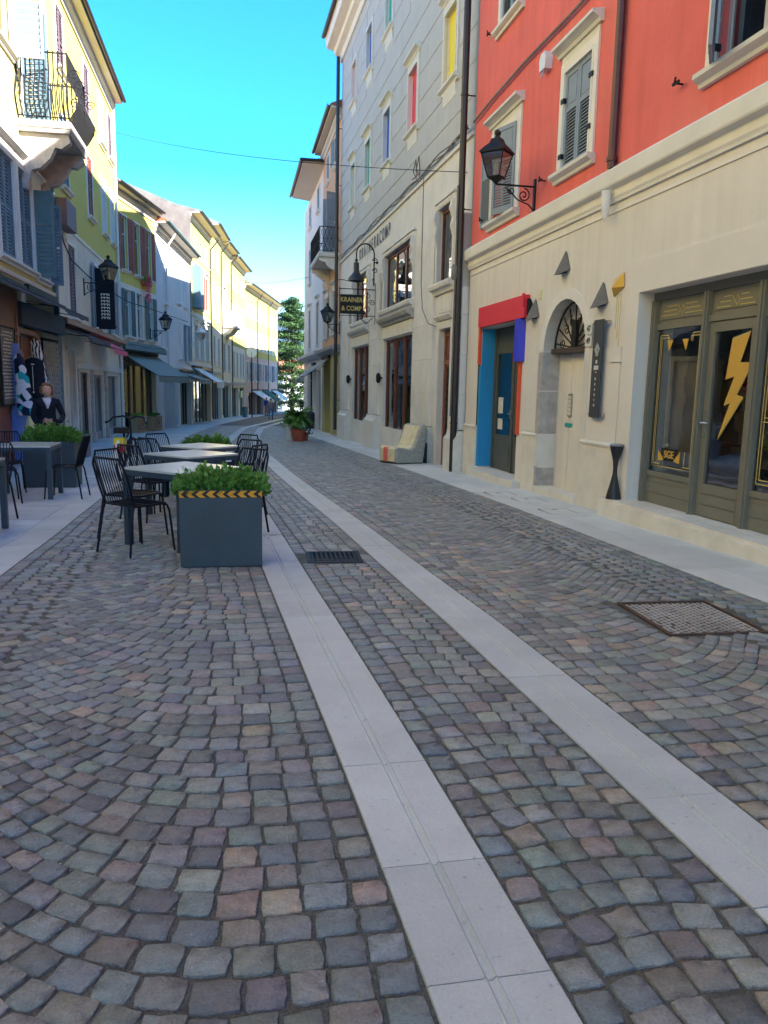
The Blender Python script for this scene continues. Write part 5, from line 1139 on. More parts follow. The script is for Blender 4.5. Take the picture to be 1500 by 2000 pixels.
# far houses seen between tree and right row
def far_house(loc, w, d, h, m, lab, rz=0):
    t = thing('far_house', lab, 'house', loc, rz); g = MB(); g.box(-w/2, w/2, 0, d, -3, h); part('walls', g, m, t); g = MB(); g.prism([(-.5, h-.1), (d/2, h+2.2), (d+.5, h-.1)], 'x', -w/2-.4, w/2+.4); part('roof', g, 'roof_tile', t)
    for i in range(int(w/2.6)):
        for z in (0, 3):
            if z+2 < h: g = MB(); g.box(-w/2+1+i*2.6, -w/2+2+i*2.6, -.05, .02, z, z+1.5); part('window', g, 'interior_dark', t)
far_house((13.5, 128, -1.8), 12, 9, 5.5, 'white_plaster', 'small white far house with red tiled roof beyond the palm')
far_house((30, 145, -2), 14, 10, 7, 'pale_yellow', 'cream far house behind the white one, right of the cedar')
far_house((-2, 150, -2), 20, 10, 7, 'pale_yellow', 'cream far house hidden behind the cedar')
# ================================================================ hanging and standing things
def lantern(lab, loc, arm, rz, group=None, white=False, s=1.0, post=True):
    """loc: wall fixing point, arm reaches out along local y"""
    t = thing('wall_lantern', lab, 'street lamp', loc, rz, group); m = 'frame_white' if white else 'iron'
    g = MB(); g.tube([(0, 0, 0), (0, arm, 0)], .016*s, 6); g.box(-.03, .03, 0, .03, -.38*s, .12*s); scroll(g, (0, .2*s, -.14*s), .11*s, 1.6, plane='yz', r=.012*s, a0=PI/2); scroll(g, (0, .42*s, -.08*s), .06*s, 1.3, plane='yz', r=.010*s, a0=0, sgn=-1); g.tube([(0, .03, -.36*s), (0, .12*s, -.28*s), (0, .3*s, -.22*s), (0, .52*s, -.03)], .012*s, 5); part('bracket', g, m, t)
    z = .06*s; y = arm
    g = MB(); g.X = Matrix.Translation((0, y, z)) @ Matrix.Rotation(PI/4, 4, 'Z') @ Matrix.Scale(s, 4)
    b, T, H = .105, .19, .40
    for a in range(4):
        c, s1 = math.cos(a*PI/2+PI/4), math.sin(a*PI/2+PI/4); q = 1.414
        g.tube([(b*c*q, b*s1*q, .04), (T*c*q, T*s1*q, H)], .011, 4)
    for r_, z_ in ((b, .04), (T, H)): g.tube([(r_*1.414*math.cos(a*PI/2+PI/4), r_*1.414*math.sin(a*PI/2+PI/4), z_) for a in range(4)], .014, 4, closed=True)
    g.lathe([(.02, -.06), (.05, -.02), (.12, .03), (.12, .045)], (0, 0, 0), 8); part('frame', g, m, t)
    g = MB(); g.X = Matrix.Translation((0, y, z)) @ Matrix.Scale(s, 4)
    g.lathe([(.30, H+.005), (.30, H+.03), (.21, H+.11), (.14, H+.16), (.10, H+.23), (.05, H+.24), (.035, H+.28), (.055, H+.30), (.05, H+.34), (.015, H+.37)], (0, 0, 0), 4 if True else 8)
    part('hood', g, m, t)
    g = MB(); g.X = Matrix.Translation((0, y, z)) @ Matrix.Rotation(PI/4, 4, 'Z') @ Matrix.Scale(s, 4)
    for a in range(4):
        p = [((b-.002)*1.414*math.cos((a+k)*PI/2+PI/4), (b-.002)*1.414*math.sin((a+k)*PI/2+PI/4)) for k in (0, 1)]; q = [((T-.002)*1.414*math.cos((a+k)*PI/2+PI/4), (T-.002)*1.414*math.sin((a+k)*PI/2+PI/4)) for k in (0, 1)]
        g.quad((*p[0], .04), (*p[1], .04), (*q[1], H), (*q[0], H))
    part('lamp_glass', g, 'glass_clear', t)
    g = MB(); g.X = Matrix.Translation((0, y, z)) @ Matrix.Scale(s, 4); g.lathe([(.05, .05), (.05, .12), (.035, .14), (.035, .26), (.01, .28)], (0, 0, 0), 8); part('bulb', g, 'frame_white', t, True)
    return t
lantern('black iron street lantern on scrolled bracket against the red wall', R.l2w(12.1, 0, 4.62), .66, R.rz, s=.96)
lantern('small black wall lantern on the orange house beside the balcony', (4.15, 31.7, 3.95), .5, PI/2, s=1.0)
lantern('black street lantern above the vertical hotel sign on the yellow house', (-4.7, 26.45, 4.55), .77, -PI/2, s=1.05)
lantern('black street lantern in front of the red shutter house', Cc.l2w(1.0, 0, 3.9), .75, Cc.rz, s=1.1)
lantern('white painted street lantern in front of the gabled house', E_.l2w(8.6, 0, 4.0), .7, E_.rz, white=True, s=1.2)
t = thing('vertical_sign', 'tall black vertical sign with white lettering hung from the yellow house', 'sign', (-4.7, 28.3, 3.25), -PI/2)
g = MB(); g.box(-.05, .05, .04, .66, 0, 2.0); part('board', g, 'cloth_black', t); g = MB(); g.box(-.03, .03, 0, .7, 1.9, 1.94).box(-.03, .03, 0, .7, .06, .1); part('bracket', g, 'iron', t)
for k in range(8):
    g = MB(); z = 1.15-.11*k; g.box(.051, .056, .22, .50, z, z+.028)
    for u in (.24, .33, .43, .49): g.box(.051, .056, u-.015, u+.015, z-.045, z+.0)
    part('lettering', g, 'paper', t)
# hanging shop sign and bell lamp on the grey house
sx = 8.95; t = thing('hanging_sign', 'wrought iron hanging sign with gold lettering on the grey stone house', 'sign', G_.l2w(8.95, 0.08, 3.5), G_.rz)
g = MB(); g.tube([(0, 0, .95), (0, 1.15, .95)], .015, 5).tube([(0, 0, .15), (0, 1.15, .15)], .012, 5).tube([(0, .02, -.1), (0, .02, 1.15)], .02, 5).tube([(0, 1.15, .05), (0, 1.15, 1.0)], .012, 5).tube([(0, .4, .1), (0, .4, 1.0)], .01, 5)
for y, z in ((.13, .55), (.27, .35), (.27, .75)): scroll(g, (0, y, z), .10, 1.4, plane='yz', r=.012)
g.tube([(0, .1, .1), (0, .3, -.08), (0, .5, .08)], .015, 5); g.tube([(0, .45, .98), (0, .6, 1.15), (0, 1.1, 1.22), (0, 1.2, 1.2)], .01, 5); part('iron_frame', g, 'iron', t)
g = MB(); g.box(-.02, .02, .42, 1.13, .20, .78); part('board', g, 'iron', t)
for z, tx in ((.62, 'KRAINER'), (.36, '& COMP')):
    me = text_mesh(tx, .2, 'gold_line', font_bold=.003); o = link('lettering', me, t); o.matrix_local = Matrix(((0, 0, -1, -.022), (-.85, 0, 0, .775), (0, 1, 0, z), (0, 0, 0, 1)))
t = thing('bell_lamp', 'dark bell shaped lamp hanging from an ornate curled iron bracket on the grey house', 'street lamp', G_.l2w(9.15, .12, 4.6), G_.rz)
g = MB(); pts = [(0, 0, 0), (0, .0, .9)]+[(0, .28-.28*math.cos(PI*i/9)*1.0, .95+.3*math.sin(PI*i/9)) for i in range(10)]+[(0, .56, .8)]
g.tube(pts, .022, 6)
for z in (.15, .45, .75): scroll(g, (0, -.03, z), .09, 1.4, plane='yz', r=.014); 
for z in (.2, .7): g.tube([(0, -.12, z), (0, 0, z)], .015, 5).lathe([(.05, -.03), (.05, .03)], (0, -.1, z), 6)
part('bracket', g, 'iron', t, False)
g = MB(); g.lathe([(.02, .80), (.06, .74), (.02, .70), (.085, .66), (.09, .40), (.13, .34), (.25, .20), (.27, .12), (.24, .12), (.12, .3)], (0, .56, -.0), 12); part('shade', g, 'gutter_dark', t, True)
# overhead wires
def wire(name, lab, a, b, sag, r=.008):
    g = MB(); g.tube([(a[0]+(b[0]-a[0])*i/20, a[1]+(b[1]-a[1])*i/20, a[2]+(b[2]-a[2])*i/20-sag*4*(i/20)*(1-i/20)) for i in range(21)], r, 4)
    tag(link(name, g.mesh(name, 'iron')), lab, 'wire')
wire('overhead_wire', 'thin dark wire spanning the street high from the yellow house to the grey house', (-4.6, 33, 11.0), (4.6, 15.7, 5.75), .25)
wire('overhead_wire', 'faint second wire across the sky low down by the far houses', (.6, 76, 11.0), (4.3, 45, 7.6), .2, .012)
g = MB(); pts = [(-4.62, 22.0, 6.3), (-4.62, 23.4, 5.2), (-4.6, 24.2, 4.9), (-4.62, 27, 4.8), (-4.64, 31, 4.85), (-4.35, 34, 4.75), (-3.8, 37.2, 4.8), (-3.3, 42, 4.9), (-2.7, 47, 5.0)]; g.tube(pts, .02, 5)
tag(link('wall_cable', g.mesh('wall_cable', 'iron', True)), 'thick dark cable slung along the left house fronts', 'cable')
# menu board
t = thing('menu_board', 'tall dark chalk menu board with white writing on the brown shopfront at left', 'menu board', A0.l2w(4.88, .19, .98), A0.rz)
g = MB(); g.box(-.02, .98, 0, .03, 0, 1.5); part('board', g, 'lamp_grey', t); g = MB(); g.box(-.05, -.02, 0, .045, -.03, 1.53).box(.98, 1.01, 0, .045, -.03, 1.53).box(-.02, .98, 0, .045, -.03, 0).box(-.02, .98, 0, .045, 1.5, 1.53); part('frame', g, 'interior_dark', t)
g = MB(); random.seed(5)
for k in range(20):
    z = 1.42-.068*k; x = .08+random.uniform(0, .1)
    while x < .86-(.2 if k < 10 else 0)*random.random(): w = random.uniform(.03, .10); g.box(x, x+w, .031, .034, z-.016*random.uniform(.6, 1.3), z+.014); x += w+random.uniform(.015, .05)
part('chalk_writing', g, 'paper', t)
# clothes on hangers at the shop door
def garment(lab, loc, rz, prof, m, hanger=True, yw=.10, cat='clothing', name='hanging_garment', extra=None):
    t = thing(name, lab, cat, loc, rz); mb = MB(); n = 14; vs = []; fs = []; k = len(prof)
    for j, (z, w, dx) in enumerate(prof):
        for i in range(n):
            a = 2*PI*i/n; f = 1+.10*math.sin(a*5+j*.3)*(1 if j > 2 else .2); vs.append((dx+w*math.cos(a)*1.0, yw*f*math.sin(a)*(1 if j else .5), z))
    for j in range(k-1): fs += [(j*n+i, (j+1)*n+i, (j+1)*n+(i+1) % n, j*n+(i+1) % n) for i in range(n)]
    fs += [tuple(range(n)), tuple((k-1)*n+i for i in range(n-1, -1, -1))]; mb.add(vs, fs)
    g_ = part('cloth', mb, m, t, True)
    if hanger: h = MB(); w = prof[0][1]; h.tube([(-w*2.2, 0, prof[0][0]-.06), (-.03, 0, prof[0][0]+.05), (0, 0, prof[0][0]+.07), (.03, 0, prof[0][0]+.05), (w*2.2, 0, prof[0][0]-.06)], .014, 5).tube([(0, 0, prof[0][0]+.07), (0, 0, prof[0][0]+.16), (.03, 0, prof[0][0]+.2)], .006, 4); part('hanger', h, 'wood_tan', t)
    return t
dm('print_floral', (.02, .03, .07), .85, 0); 
nm = M['print_floral'].node_tree; vor = nm.nodes.new('ShaderNodeTexVoronoi'); vor.inputs['Scale'].default_value = 7; tcn = nm.nodes.new('ShaderNodeTexCoord'); nm.links.new(tcn.outputs['Object'], vor.inputs['Vector'])
cr = nm.nodes.new('ShaderNodeValToRGB'); cr.color_ramp.interpolation = 'CONSTANT'; el = cr.color_ramp.elements; el[0].color = (.01, .015, .04, 1); el[1].position = .35; el[1].color = (.65, .68, .75, 1)
for p_, c_ in ((.62, (.01, .02, .06, 1)), (.74, (.02, .38, .42, 1)), (.84, (.6, .64, .8, 1))): e = el.new(p_); e.color = c_
nm.links.new(vor.outputs['Color'], cr.inputs[0]); nm.links.new(cr.outputs[0], nm.nodes['Principled BSDF'].inputs['Base Color'])
dm('print_zebra', (.5, .5, .5), .85, 0); nm = M['print_zebra'].node_tree; wv = nm.nodes.new('ShaderNodeTexWave'); wv.inputs['Scale'].default_value = 5; wv.inputs['Distortion'].default_value = 9; tcn = nm.nodes.new('ShaderNodeTexCoord'); nm.links.new(tcn.outputs['Object'], wv.inputs['Vector'])
cr = nm.nodes.new('ShaderNodeValToRGB'); cr.color_ramp.interpolation = 'CONSTANT'; cr.color_ramp.elements[0].color = (.02, .02, .03, 1); cr.color_ramp.elements[1].position = .5; cr.color_ramp.elements[1].color = (.7, .7, .7, 1); nm.links.new(wv.outputs['Fac'], cr.inputs[0]); nm.links.new(cr.outputs[0], nm.nodes['Principled BSDF'].inputs['Base Color'])
dm('cloth_lilac', (.16, .24, .62), .85, .1, 8)
garment('long blue dress hanging by the brown shopfront', (-4.42, 17.2, 0), 0, [(2.10, .03, -.05), (2.2, .10, -.04), (1.7, .15, 0), (1.0, .17, 0), (.4, .2, -.01), (-.2, .22, -.02)], 'cloth_lilac')
garment('floral white and teal dress on a hanger, left of the woman', (-4.30, 17.0, 0), 0, [(2.0, .03, -.04), (1.9, .09, -.03), (1.5, .13, .02), (1.1, .16, .04), (.75, .15, .05)], 'print_floral')
t_ = garment('plain black sleeveless dress on a wooden hanger above the woman', (-4.14, 17.4, 0), 0, [(1.93, .06, 0), (1.88, .17, 0), (1.75, .20, 0), (1.3, .20, .0), (.8, .24, .02), (.2, .28, .03)], 'cloth_black')
g = MB(); g.tube([(0, -.13, 1.75), (0, -.135, 1.25)], .005, 4).ball((0, -.14, 1.22), .02).box(-.02, .04, -.15, -.14, 1.78, 1.8); part('price_tag', g, 'paper', t_)
garment('black and white striped top hanging before the lattice gate', (-4.28, 18.3, 0), 0, [(2.35, .04, -.03), (2.28, .10, -.03), (2.05, .12, 0), (1.8, .11, .03), (1.5, .08, .14), (1.25, .04, .2)], 'print_zebra')
garment('yellow and pale blue scarf hanging low beside the woman', (-4.06, 16.6, 0), 0, [(.75, .05, 0), (.65, .09, 0), (.3, .11, 0), (0, .12, 0)], 'lamp_yellow', hanger=False)
# ---------------------------------------------------------------- cafe furniture
def chair_proto():
    t = thing('wire_chair', 'black wire chair', 'chair', (0, 0, 0)); w, d, h, H = .43, .42, .44, .86; r = .011
    # faces +y ; back at -y
    for sx in (-1, 1):
        g = MB(); g.tube([(sx*.23, .24, 0), (sx*.205, .21, h-.07), (sx*.20, .19, h-.02), (sx*.19, .15, h)], r, 6); part('leg', g, 'chair_black', t, True)
        g = MB(); g.tube([(sx*.23, -.25, 0), (sx*.205, -.19, h-.05), (sx*.20, -.17, h)], r, 6); part('leg', g, 'chair_black', t, True)
    g = MB(); pts = [(-.20, -.17, h), (-.21, .0, h), (-.20, .17, h), (-.15, .20, h-.005), (.15, .20, h-.005), (.20, .17, h), (.21, 0, h), (.20, -.17, h)]; g.tube(pts, r, 6)
    g.tube([(-.2, -.17, h), (.2, -.17, h)], r*.8, 6).tube([(-.2, 0, h-.006), (.2, 0, h-.006)], r*.6, 5); part('seat_frame', g, 'chair_black', t, True)
    g = MB()
    for i in range(11): x = -.175+.035*i; g.tube([(x, -.17, h+.004), (x, -.05, h-.006), (x, .1, h-.004), (x, .195, h-.002)], .0045, 4)
    part('seat_wires', g, 'chair_black', t, True)
    g = MB(); g.tube([(-.20, -.17, h), (-.215, -.22, h+.18), (-.205, -.275, H-.06), (-.17, -.29, H), (.17, -.29, H), (.205, -.275, H-.06), (.215, -.22, h+.18), (.20, -.17, h)], r, 6); part('back_frame', g, 'chair_black', t, True)
    g = MB()
    for i in range(11):
        x = -.175+.035*i; g.tube([(x, -.17, h), (x, -.225, h+.18), (x*.98, -.26, H-.14), (x*.97, -.288, H-.0)], .0045, 4)
    part('back_wires', g, 'chair_black', t, True); return t
def table_proto():
    t = thing('cafe_table', 'square table', 'table', (0, 0, 0)); s = .39
    g = MB(); g.box(-s, s, -s, s, .715, .735); part('table_top', g, 'tabletop', t)
    g = MB()
    for q in ((-s, s, -s, -s+.025), (-s, s, s-.025, s), (-s, -s+.025, -s+.025, s-.025), (s-.025, s, -s+.025, s-.025)): g.box(*q, .665, .714)
    part('apron', g, 'table_blue', t)
    for sx in (-1, 1):
        for sy in (-1, 1): x, y = sx*(s-.03), sy*(s-.03); g = MB(); g.box(x-.03, x+.03, y-.03, y+.03, 0, .664); part('leg', g, 'table_blue', t)
    return t
TG, CG = 'square blue grey cafe tables on the street', 'black wire chairs round the cafe tables'
tp = table_proto(); tabs = [(-.50, 7.48, PI/4+.02, 'square cafe table nearest the planter with warning tape, pale sky reflection painted into its top'), (-.53, 9.45, PI/4-.02, 'middle of three square tables in the row behind the big planter'), (-.50, 11.2, PI/4+.03, 'farthest of three square tables in the row behind the big planter'),
        (-2.86, 11.35, .03, 'square table on the left pavement in front of the blue planter'), (-2.74, 8.14, .02, 'table cut by the left edge of the picture')]
for i, (x, y, a, lab) in enumerate(tabs):
    if i == 0: tp.location = (x, y, zg(y)); tp.rotation_euler.z = a; tp['label'] = lab; tp['group'] = TG
    else: dup(tp, (x, y, zg(y)), a, lab, TG)
cp = chair_proto()
def face(dx, dy): return math.atan2(-dx, dy)
chairs = [(-.90, 7.12, face(1, 1), 'black wire chair nearest the camera, tucked in by the planter corner'),
          (-1.02, 7.88, face(1, -.55), 'black wire chair at the left of the nearest table, its striped back facing us'),
          (-.02, 8.0, face(-1, -1.0), 'black wire chair behind the planter, right of the nearest table'),
          (-.98, 9.1, face(1, 1), 'black wire chair on the near left side of the middle table'),
          (-.99, 9.95, face(1, -.7), 'black wire chair on the far left side of the middle table'),
          (.02, 9.2, face(-1, .6), 'black wire chair at the near right of the middle table, back to the pale strip'),
          (-.02, 9.95, face(-1, -1), 'black wire chair at the far right of the middle table'),
          (-.97, 10.85, face(1, 1), 'black wire chair at the near left of the farthest table'),
          (-.98, 11.75, face(1, -1), 'black wire chair at the far left of the farthest table'),
          (-.02, 11.65, face(-1, -1), 'black wire chair at the right of the farthest table'),
          (-3.05, 10.72, face(1, .35), 'black wire chair on the left pavement left of its table'),
          (-2.32, 11.22, face(-1, .05), 'black wire chair on the left pavement with its back towards the street'),
          (-3.3, 12.0, face(.3, -1), 'black wire chair between table and blue planter on the left pavement'),
          (-2.72, 9.0, face(-.2, -1), 'black wire chair by the table at the left edge of the picture')]
for i, (x, y, a, lab) in enumerate(chairs):
    if i == 0: cp.location = (x, y, zg(y)); cp.rotation_euler.z = a; cp['label'] = lab; cp['group'] = CG
    else: dup(cp, (x, y, zg(y)), a, lab, CG)
def planter(lab, x0, x1, y0, y1, h, m, fol, tape=False, n=1400, lm='leaf_mint', size=.055, fh=.22, ov=.09):
    cx, cy = (x0+x1)/2, (y0+y1)/2; t = thing('planter_box', lab, 'planter', (cx, cy, zg(cy))); a, b = (x1-x0)/2, (y1-y0)/2
    me_ = MB(); w = .012
    for q in ((-a, a, -b, -b+w), (-a, a, b-w, b), (-a, -a+w, -b+w, b-w), (a-w, a, -b+w, b-w)): me_.box(*q, .015, h)
    me_.box(-a+w, a-w, -b+w, b-w, .015, .03).box(-a+.02, a-.02, -b+.02, b-.02, 0, .014); me_.box(-a-.004, a+.004, -b-.004, -b, h-.012, h+.002)
    part('box', me_, m, t); g = MB(); g.box(-a+w, a-w, -b+w, b-w, h-.1, h-.05); part('soil', g, 'soil', t)
    if tape:
        g = MB(); g.box(-a-.001, a+.001, -b-.006, -b-.0042, h-.058, h-.004); part('warning_tape', g, 'tape_yellow', t)
        g = MB(); k = 8; W_ = (2*a)/k; z0, z1 = h-.058, h-.004; zm = (z0+z1)/2
        for i in range(k):
            x = -a+W_*i+.012
            g.add([(x, -b-.0075, zm), (x+W_*.42, -b-.0075, z1), (x+W_*.82, -b-.0075, z1), (x+W_*.42, -b-.0075, zm), (x+W_*.82, -b-.0075, z0), (x+W_*.42, -b-.0075, z0)], [(0, 3, 2, 1), (0, 5, 4, 3)])
        part('black_chevrons', g, 'tape_black', t)
    def fn(i):
        u, v = random.uniform(-1, 1), random.uniform(-1, 1); hh = fh*(1-.35*u*u)*(.55+.45*math.sin(u*7+1.3)*math.sin(v*5+2)+.35*random.random()); e = random.random()**.55
        z = h-.05+hh*e; ox = u*(a+ov*(1-e*.5)); oy = v*(b+ov*(1-e*.6))
        if tape: oy = max(oy, -b+.015) if z < h+.06 else oy
        return (ox, oy, z), (u*.8, v*.8-(0 if tape else .2), .6)
    lf = leaves(n, fn, size, .8); part('foliage', lf, lm, t, kind='stuff')
    g = MB()
    for i in range(70): u, v = random.uniform(-.9, .9), random.uniform(-.9, .9); g.tube([(u*a, v*b, h-.06), (u*a*1.05, v*b*1.05, h+fh*.4), (u*(a+.05), v*(b+.05), h+fh*random.uniform(.5, .95))], .0022, 3)
    part('stems', g, 'leaf_green', t, kind='stuff'); return t
planter('big blue grey planter box with yellow and black warning tape and fresh green herbs', -.46, .20, 6.32, 6.74, .645, 'planter_blue', 1, True, 2600, size=.045, fh=.19, ov=.06)
planter('blue grey planter box with bushy herbs on the left pavement in front of the woman', -3.2, -2.45, 12.5, 13.0, .72, 'planter_blue', 1, n=2600, size=.05, fh=.27, ov=.04)
planter('far planter with ferny green plants behind the last cafe table', -.78, -.18, 12.75, 13.25, .60, 'planter_blue', 1, n=1300, size=.07, fh=.22)
planter('dark brown box planter against the left shopfronts holding brochures', -3.92, -3.5, 19.3, 19.8, .55, 'cloth_grey', 1, n=10, size=.05, fh=.1)
t = thing('brochure_stand', 'white papers standing in the dark brown box at left', 'brochures', (-3.75, 19.5, zg(19.5)+.5)); g = MB(); g.box(-.05, .0, -.05, .0, 0, .45).box(.02, .05, -.06, .02, .02, .5); part('paper', g, 'paper', t)
# wooden crate planters at the red shutter house
for k, (s_, lab) in enumerate(((4.6, 'carved tan wooden crate planter at the near side of the awning shop'), (2.3, 'carved tan wooden crate planter at the far side of the awning shop'))):
    p = Cc.l2w(s_, .5); t = thing('crate_planter', lab, 'planter', (p[0], p[1], zg(p[1])), Cc.rz, 'carved wooden planters before the awning shop')
    g = MB(); g.box(-.5, .5, -.2, .2, .1, .62).box(-.55, .55, -.24, .24, .62, .68).box(-.53, .53, -.22, .22, 0, .1); part('box', g, 'wood_tan', t)
    g = MB(); g.box(-.45, .45, .2, .225, .16, .2).box(-.45, .45, .2, .225, .52, .56).box(-.45, -.4, .2, .225, .2, .52).box(.4, .45, .2, .225, .2, .52); scroll(g, (0, .215, .36), .12, 1.5, r=.02); part('carved_frame', g, 'wood_brown', t)
    part('foliage', leaves(150, lambda i: ((random.uniform(-.4, .4), random.uniform(-.15, .15), .7), (0, 0, 1)), .12), 'leaf_green', t, kind='stuff')
# tall ashtray
t = thing('standing_ashtray', 'dark hourglass shaped standing ashtray on the step beside the olive shop window', 'ashtray', R.l2w(8.82, .09, .138), R.rz)
g = MB(); g.lathe([(.095, 0), (.095, .015), (.085, .06), (.06, .16), (.030, .30), (.026, .38), (.036, .48), (.07, .60), (.083, .66)], (0, 0, 0), 20); part('body', g, 'gutter_dark', t, True); g = MB(); g.lathe([(.086, .66), (.09, .675), (.075, .69), (.04, .685)], (0, 0, 0), 20); part('steel_rim', g, 'steel', t, True)
# dining bits on the near table top: faint printed marks
# stone armchair
def armchair():
    t = thing('mosaic_armchair', 'pebbled stone armchair with warm coloured mosaic seat, against the grey house pillar', 'armchair', (3.80, 17.75, zg(17.75)), math.radians(112))
    # local: faces +y, x right
    g = MB(); prof = [(.34, .02), (.36, .34), (.32, .40), (-.04, .34), (-.16, .42), (-.34, .90), (-.46, .92), (-.52, .80), (-.40, .02)]
    g.prism(prof, 'x', -.38, .38); g.v = [(x+random.gauss(0, .004), y+random.gauss(0, .004), z+random.gauss(0, .004)) for x, y, z in g.v]
    o = part('stone_body', g, 'chair_stone', t)
    b = o.modifiers.new('bevel', 'BEVEL'); b.width = .05; b.segments = 3
    g = MB(); g.prism([(.368, .06), (.374, .345), (.33, .412), (-.035, .352), (-.14, .42), (-.325, .885), (-.35, .87), (-.2, .40), (-.06, .33), (.30, .37), (.35, .32), (.35, .06)], 'x', -.29, .29); part('mosaic_panel', g, 'mosaic_warm', t)
    g = MB(); g.prism([(.372, .06), (.380, .33), (.36, .38), (.355, .06)], 'x', -.02, .16); part('red_mosaic', g, 'red_plaster', t)
    g = MB(); g.box(-.36, .36, -.40, .34, 0, .02); part('base', g, 'wood_dark', t)
armchair()
# bicycle
def bicycle():
    t = thing('bicycle', 'black bicycle with curved handlebars, yellow panel and red rear lamp behind the cafe chairs', 'bicycle', (-1.93, 13.6, zg(13.6)), math.radians(-4)); r = .33
    for y in (0, 1.05):
        g = MB(); g.tube([(0, y+r*math.cos(a*PI/12), r+r*math.sin(a*PI/12)) for a in range(24)], .02, 6, closed=True); w = part('wheel', g, 'rubber', t, True)
        g = MB()
        for a in range(12): g.tube([(0, y, r), (0, y+(r-.02)*math.cos(a*PI/6), r+(r-.02)*math.sin(a*PI/6))], .0022, 3)
        g.tube([(-.05, y, r), (.05, y, r)], .02, 6); part('spokes', g, 'steel', w)
    g = MB(); g.tube([(0, 0, r), (0, .42, .30), (0, .30, .80)], .017, 6).tube([(0, .42, .30), (0, .88, .72)], .02, 6).tube([(0, .34, .66), (0, .86, .80)], .018, 6).tube([(0, 1.05, r), (0, .92, .62), (0, .84, .98)], .017, 6).tube([(0, 0, r), (0, .33, .70)], .012, 6); part('frame', g, 'cloth_black', t, True)
    g = MB(); g.tube([(-.30, .62, .98), (-.27, .72, 1.04), (-.12, .86, 1.06), (0, .86, 1.02), (.12, .86, 1.06), (.27, .72, 1.04), (.30, .62, .98)], .018, 6).tube([(.3, .64, .985), (.34, .50, .96)], .02, 6).tube([(-.3, .64, .985), (-.34, .50, .96)], .02, 6); part('handlebar', g, 'chair_black', t, True)
    g = MB(); g.prism([(-.10, -.02), (.10, -.02), (.12, .10), (.03, .32), (-.03, .32), (-.12, .10)], 'z', .80, .90); part('saddle', g, 'rubber', t)
    g = MB(); g.tube([(0, -.34+.68*0+(r+.04)*math.cos(a)+.34, r+(r+.04)*math.sin(a)) for a in np.linspace(.3, PI, 9)], .03, 6); part('mudguard', g, 'plastic_white', t, True)
    g = MB(); g.box(-.08, .08, -.14, .1, .62, .73); part('yellow_carrier', g, 'plastic_yellow', t); g = MB(); g.box(-.075, .075, -.17, -.06, .50, .61); part('red_lamp', g, 'plastic_red', t)
    g = MB(); g.tube([(0, .3, .66), (.14, .34, .0)], .01, 5); part('kick_stand', g, 'steel', t)
bicycle()
# palm in a terracotta pot and companions
def frond(mb, base, az, el, L_, n=20, lw=.30, droop=1.0):
    pts = []; p = Vector(base); d = Vector((math.cos(az)*math.cos(el), math.sin(az)*math.cos(el), math.sin(el)))
    for i in range(n+1):
        pts.append(p.copy()); p = p+d*(L_/n); d = (d+Vector((0, 0, -.09*droop))).normalized()
    sd_ = Vector((-math.sin(az), math.cos(az), 0))
    for i in range(3, n+1):
        q = pts[min(i, n)]; tdir = (pts[min(i, n)]-pts[i-1]).normalized(); l = lw*math.sin(PI*min(.98, (i/n)*.85+.12))
        for sg in (-1, 1):
            e = q+(sd_*sg*.8+tdir*.7+Vector((0, 0, -.35+random.uniform(-.2, .2)))).normalized()*l
            w = tdir*.012*1.6; mb.add([q-w, q+w, e], [(0, 1, 2)])
    mb.tube(pts[::4], [.012]*len(pts[::4]), 3)
t = thing('potted_palm', 'leafy palm in a round terracotta pot standing on the street at right', 'palm', (2.22, 28.3, zg(28.3)))
g = MB(); g.lathe([(.18, 0), (.25, .36), (.28, .36), (.28, .44), (.24, .44), (.23, .38)], (0, 0, 0), 16); part('terracotta_pot', g, 'terracotta', t, True)
g = MB(); g.lathe([(.10, .36), (.13, .6), (.11, .9), (.07, 1.0)], (0, 0, 0), 8); part('trunk', g, 'bark', t)
g = MB()
for i in range(60): frond(g, (0, 0, .88), i*2.4+random.uniform(-.2, .2), random.uniform(-.2, 1.25), random.uniform(.5, .72), lw=.24)
part('fronds', g, 'leaf_palm', t, kind='stuff')
g = MB(); g.lathe([(.2, .40), (.1, .5)], (0, 0, 0), 8); part('soil', g, 'soil', t)
t = thing('small_potted_shrub', 'small drooping shrub in a white bowl just left of the palm pot', 'shrub', (1.95, 29.0, zg(29.0)))
g = MB(); g.lathe([(.12, 0), (.14, .3), (.18, .5), (.20, .6)], (0, 0, 0), 10); part('pot', g, 'plastic_white', t, True); part('foliage', leaves(300, lambda i: ((random.gauss(0, .13), random.gauss(0, .1), random.uniform(.4, .8)), (0, 0, .2)), .09), 'leaf_green', t, kind='stuff')
t = thing('small_potted_shrub', 'low dark trailing shrub at the foot of the palm, right side', 'shrub', (2.5, 28.8, zg(28.8)))
g = MB(); g.lathe([(.12, 0), (.14, .25), (.16, .3)], (0, 0, 0), 10); part('pot', g, 'terracotta', t, True); part('foliage', leaves(180, lambda i: ((random.gauss(.0, .12), random.gauss(0, .1), random.uniform(.2, .5)), (0, 0, .1)), .08), 'leaf_dark', t, kind='stuff')
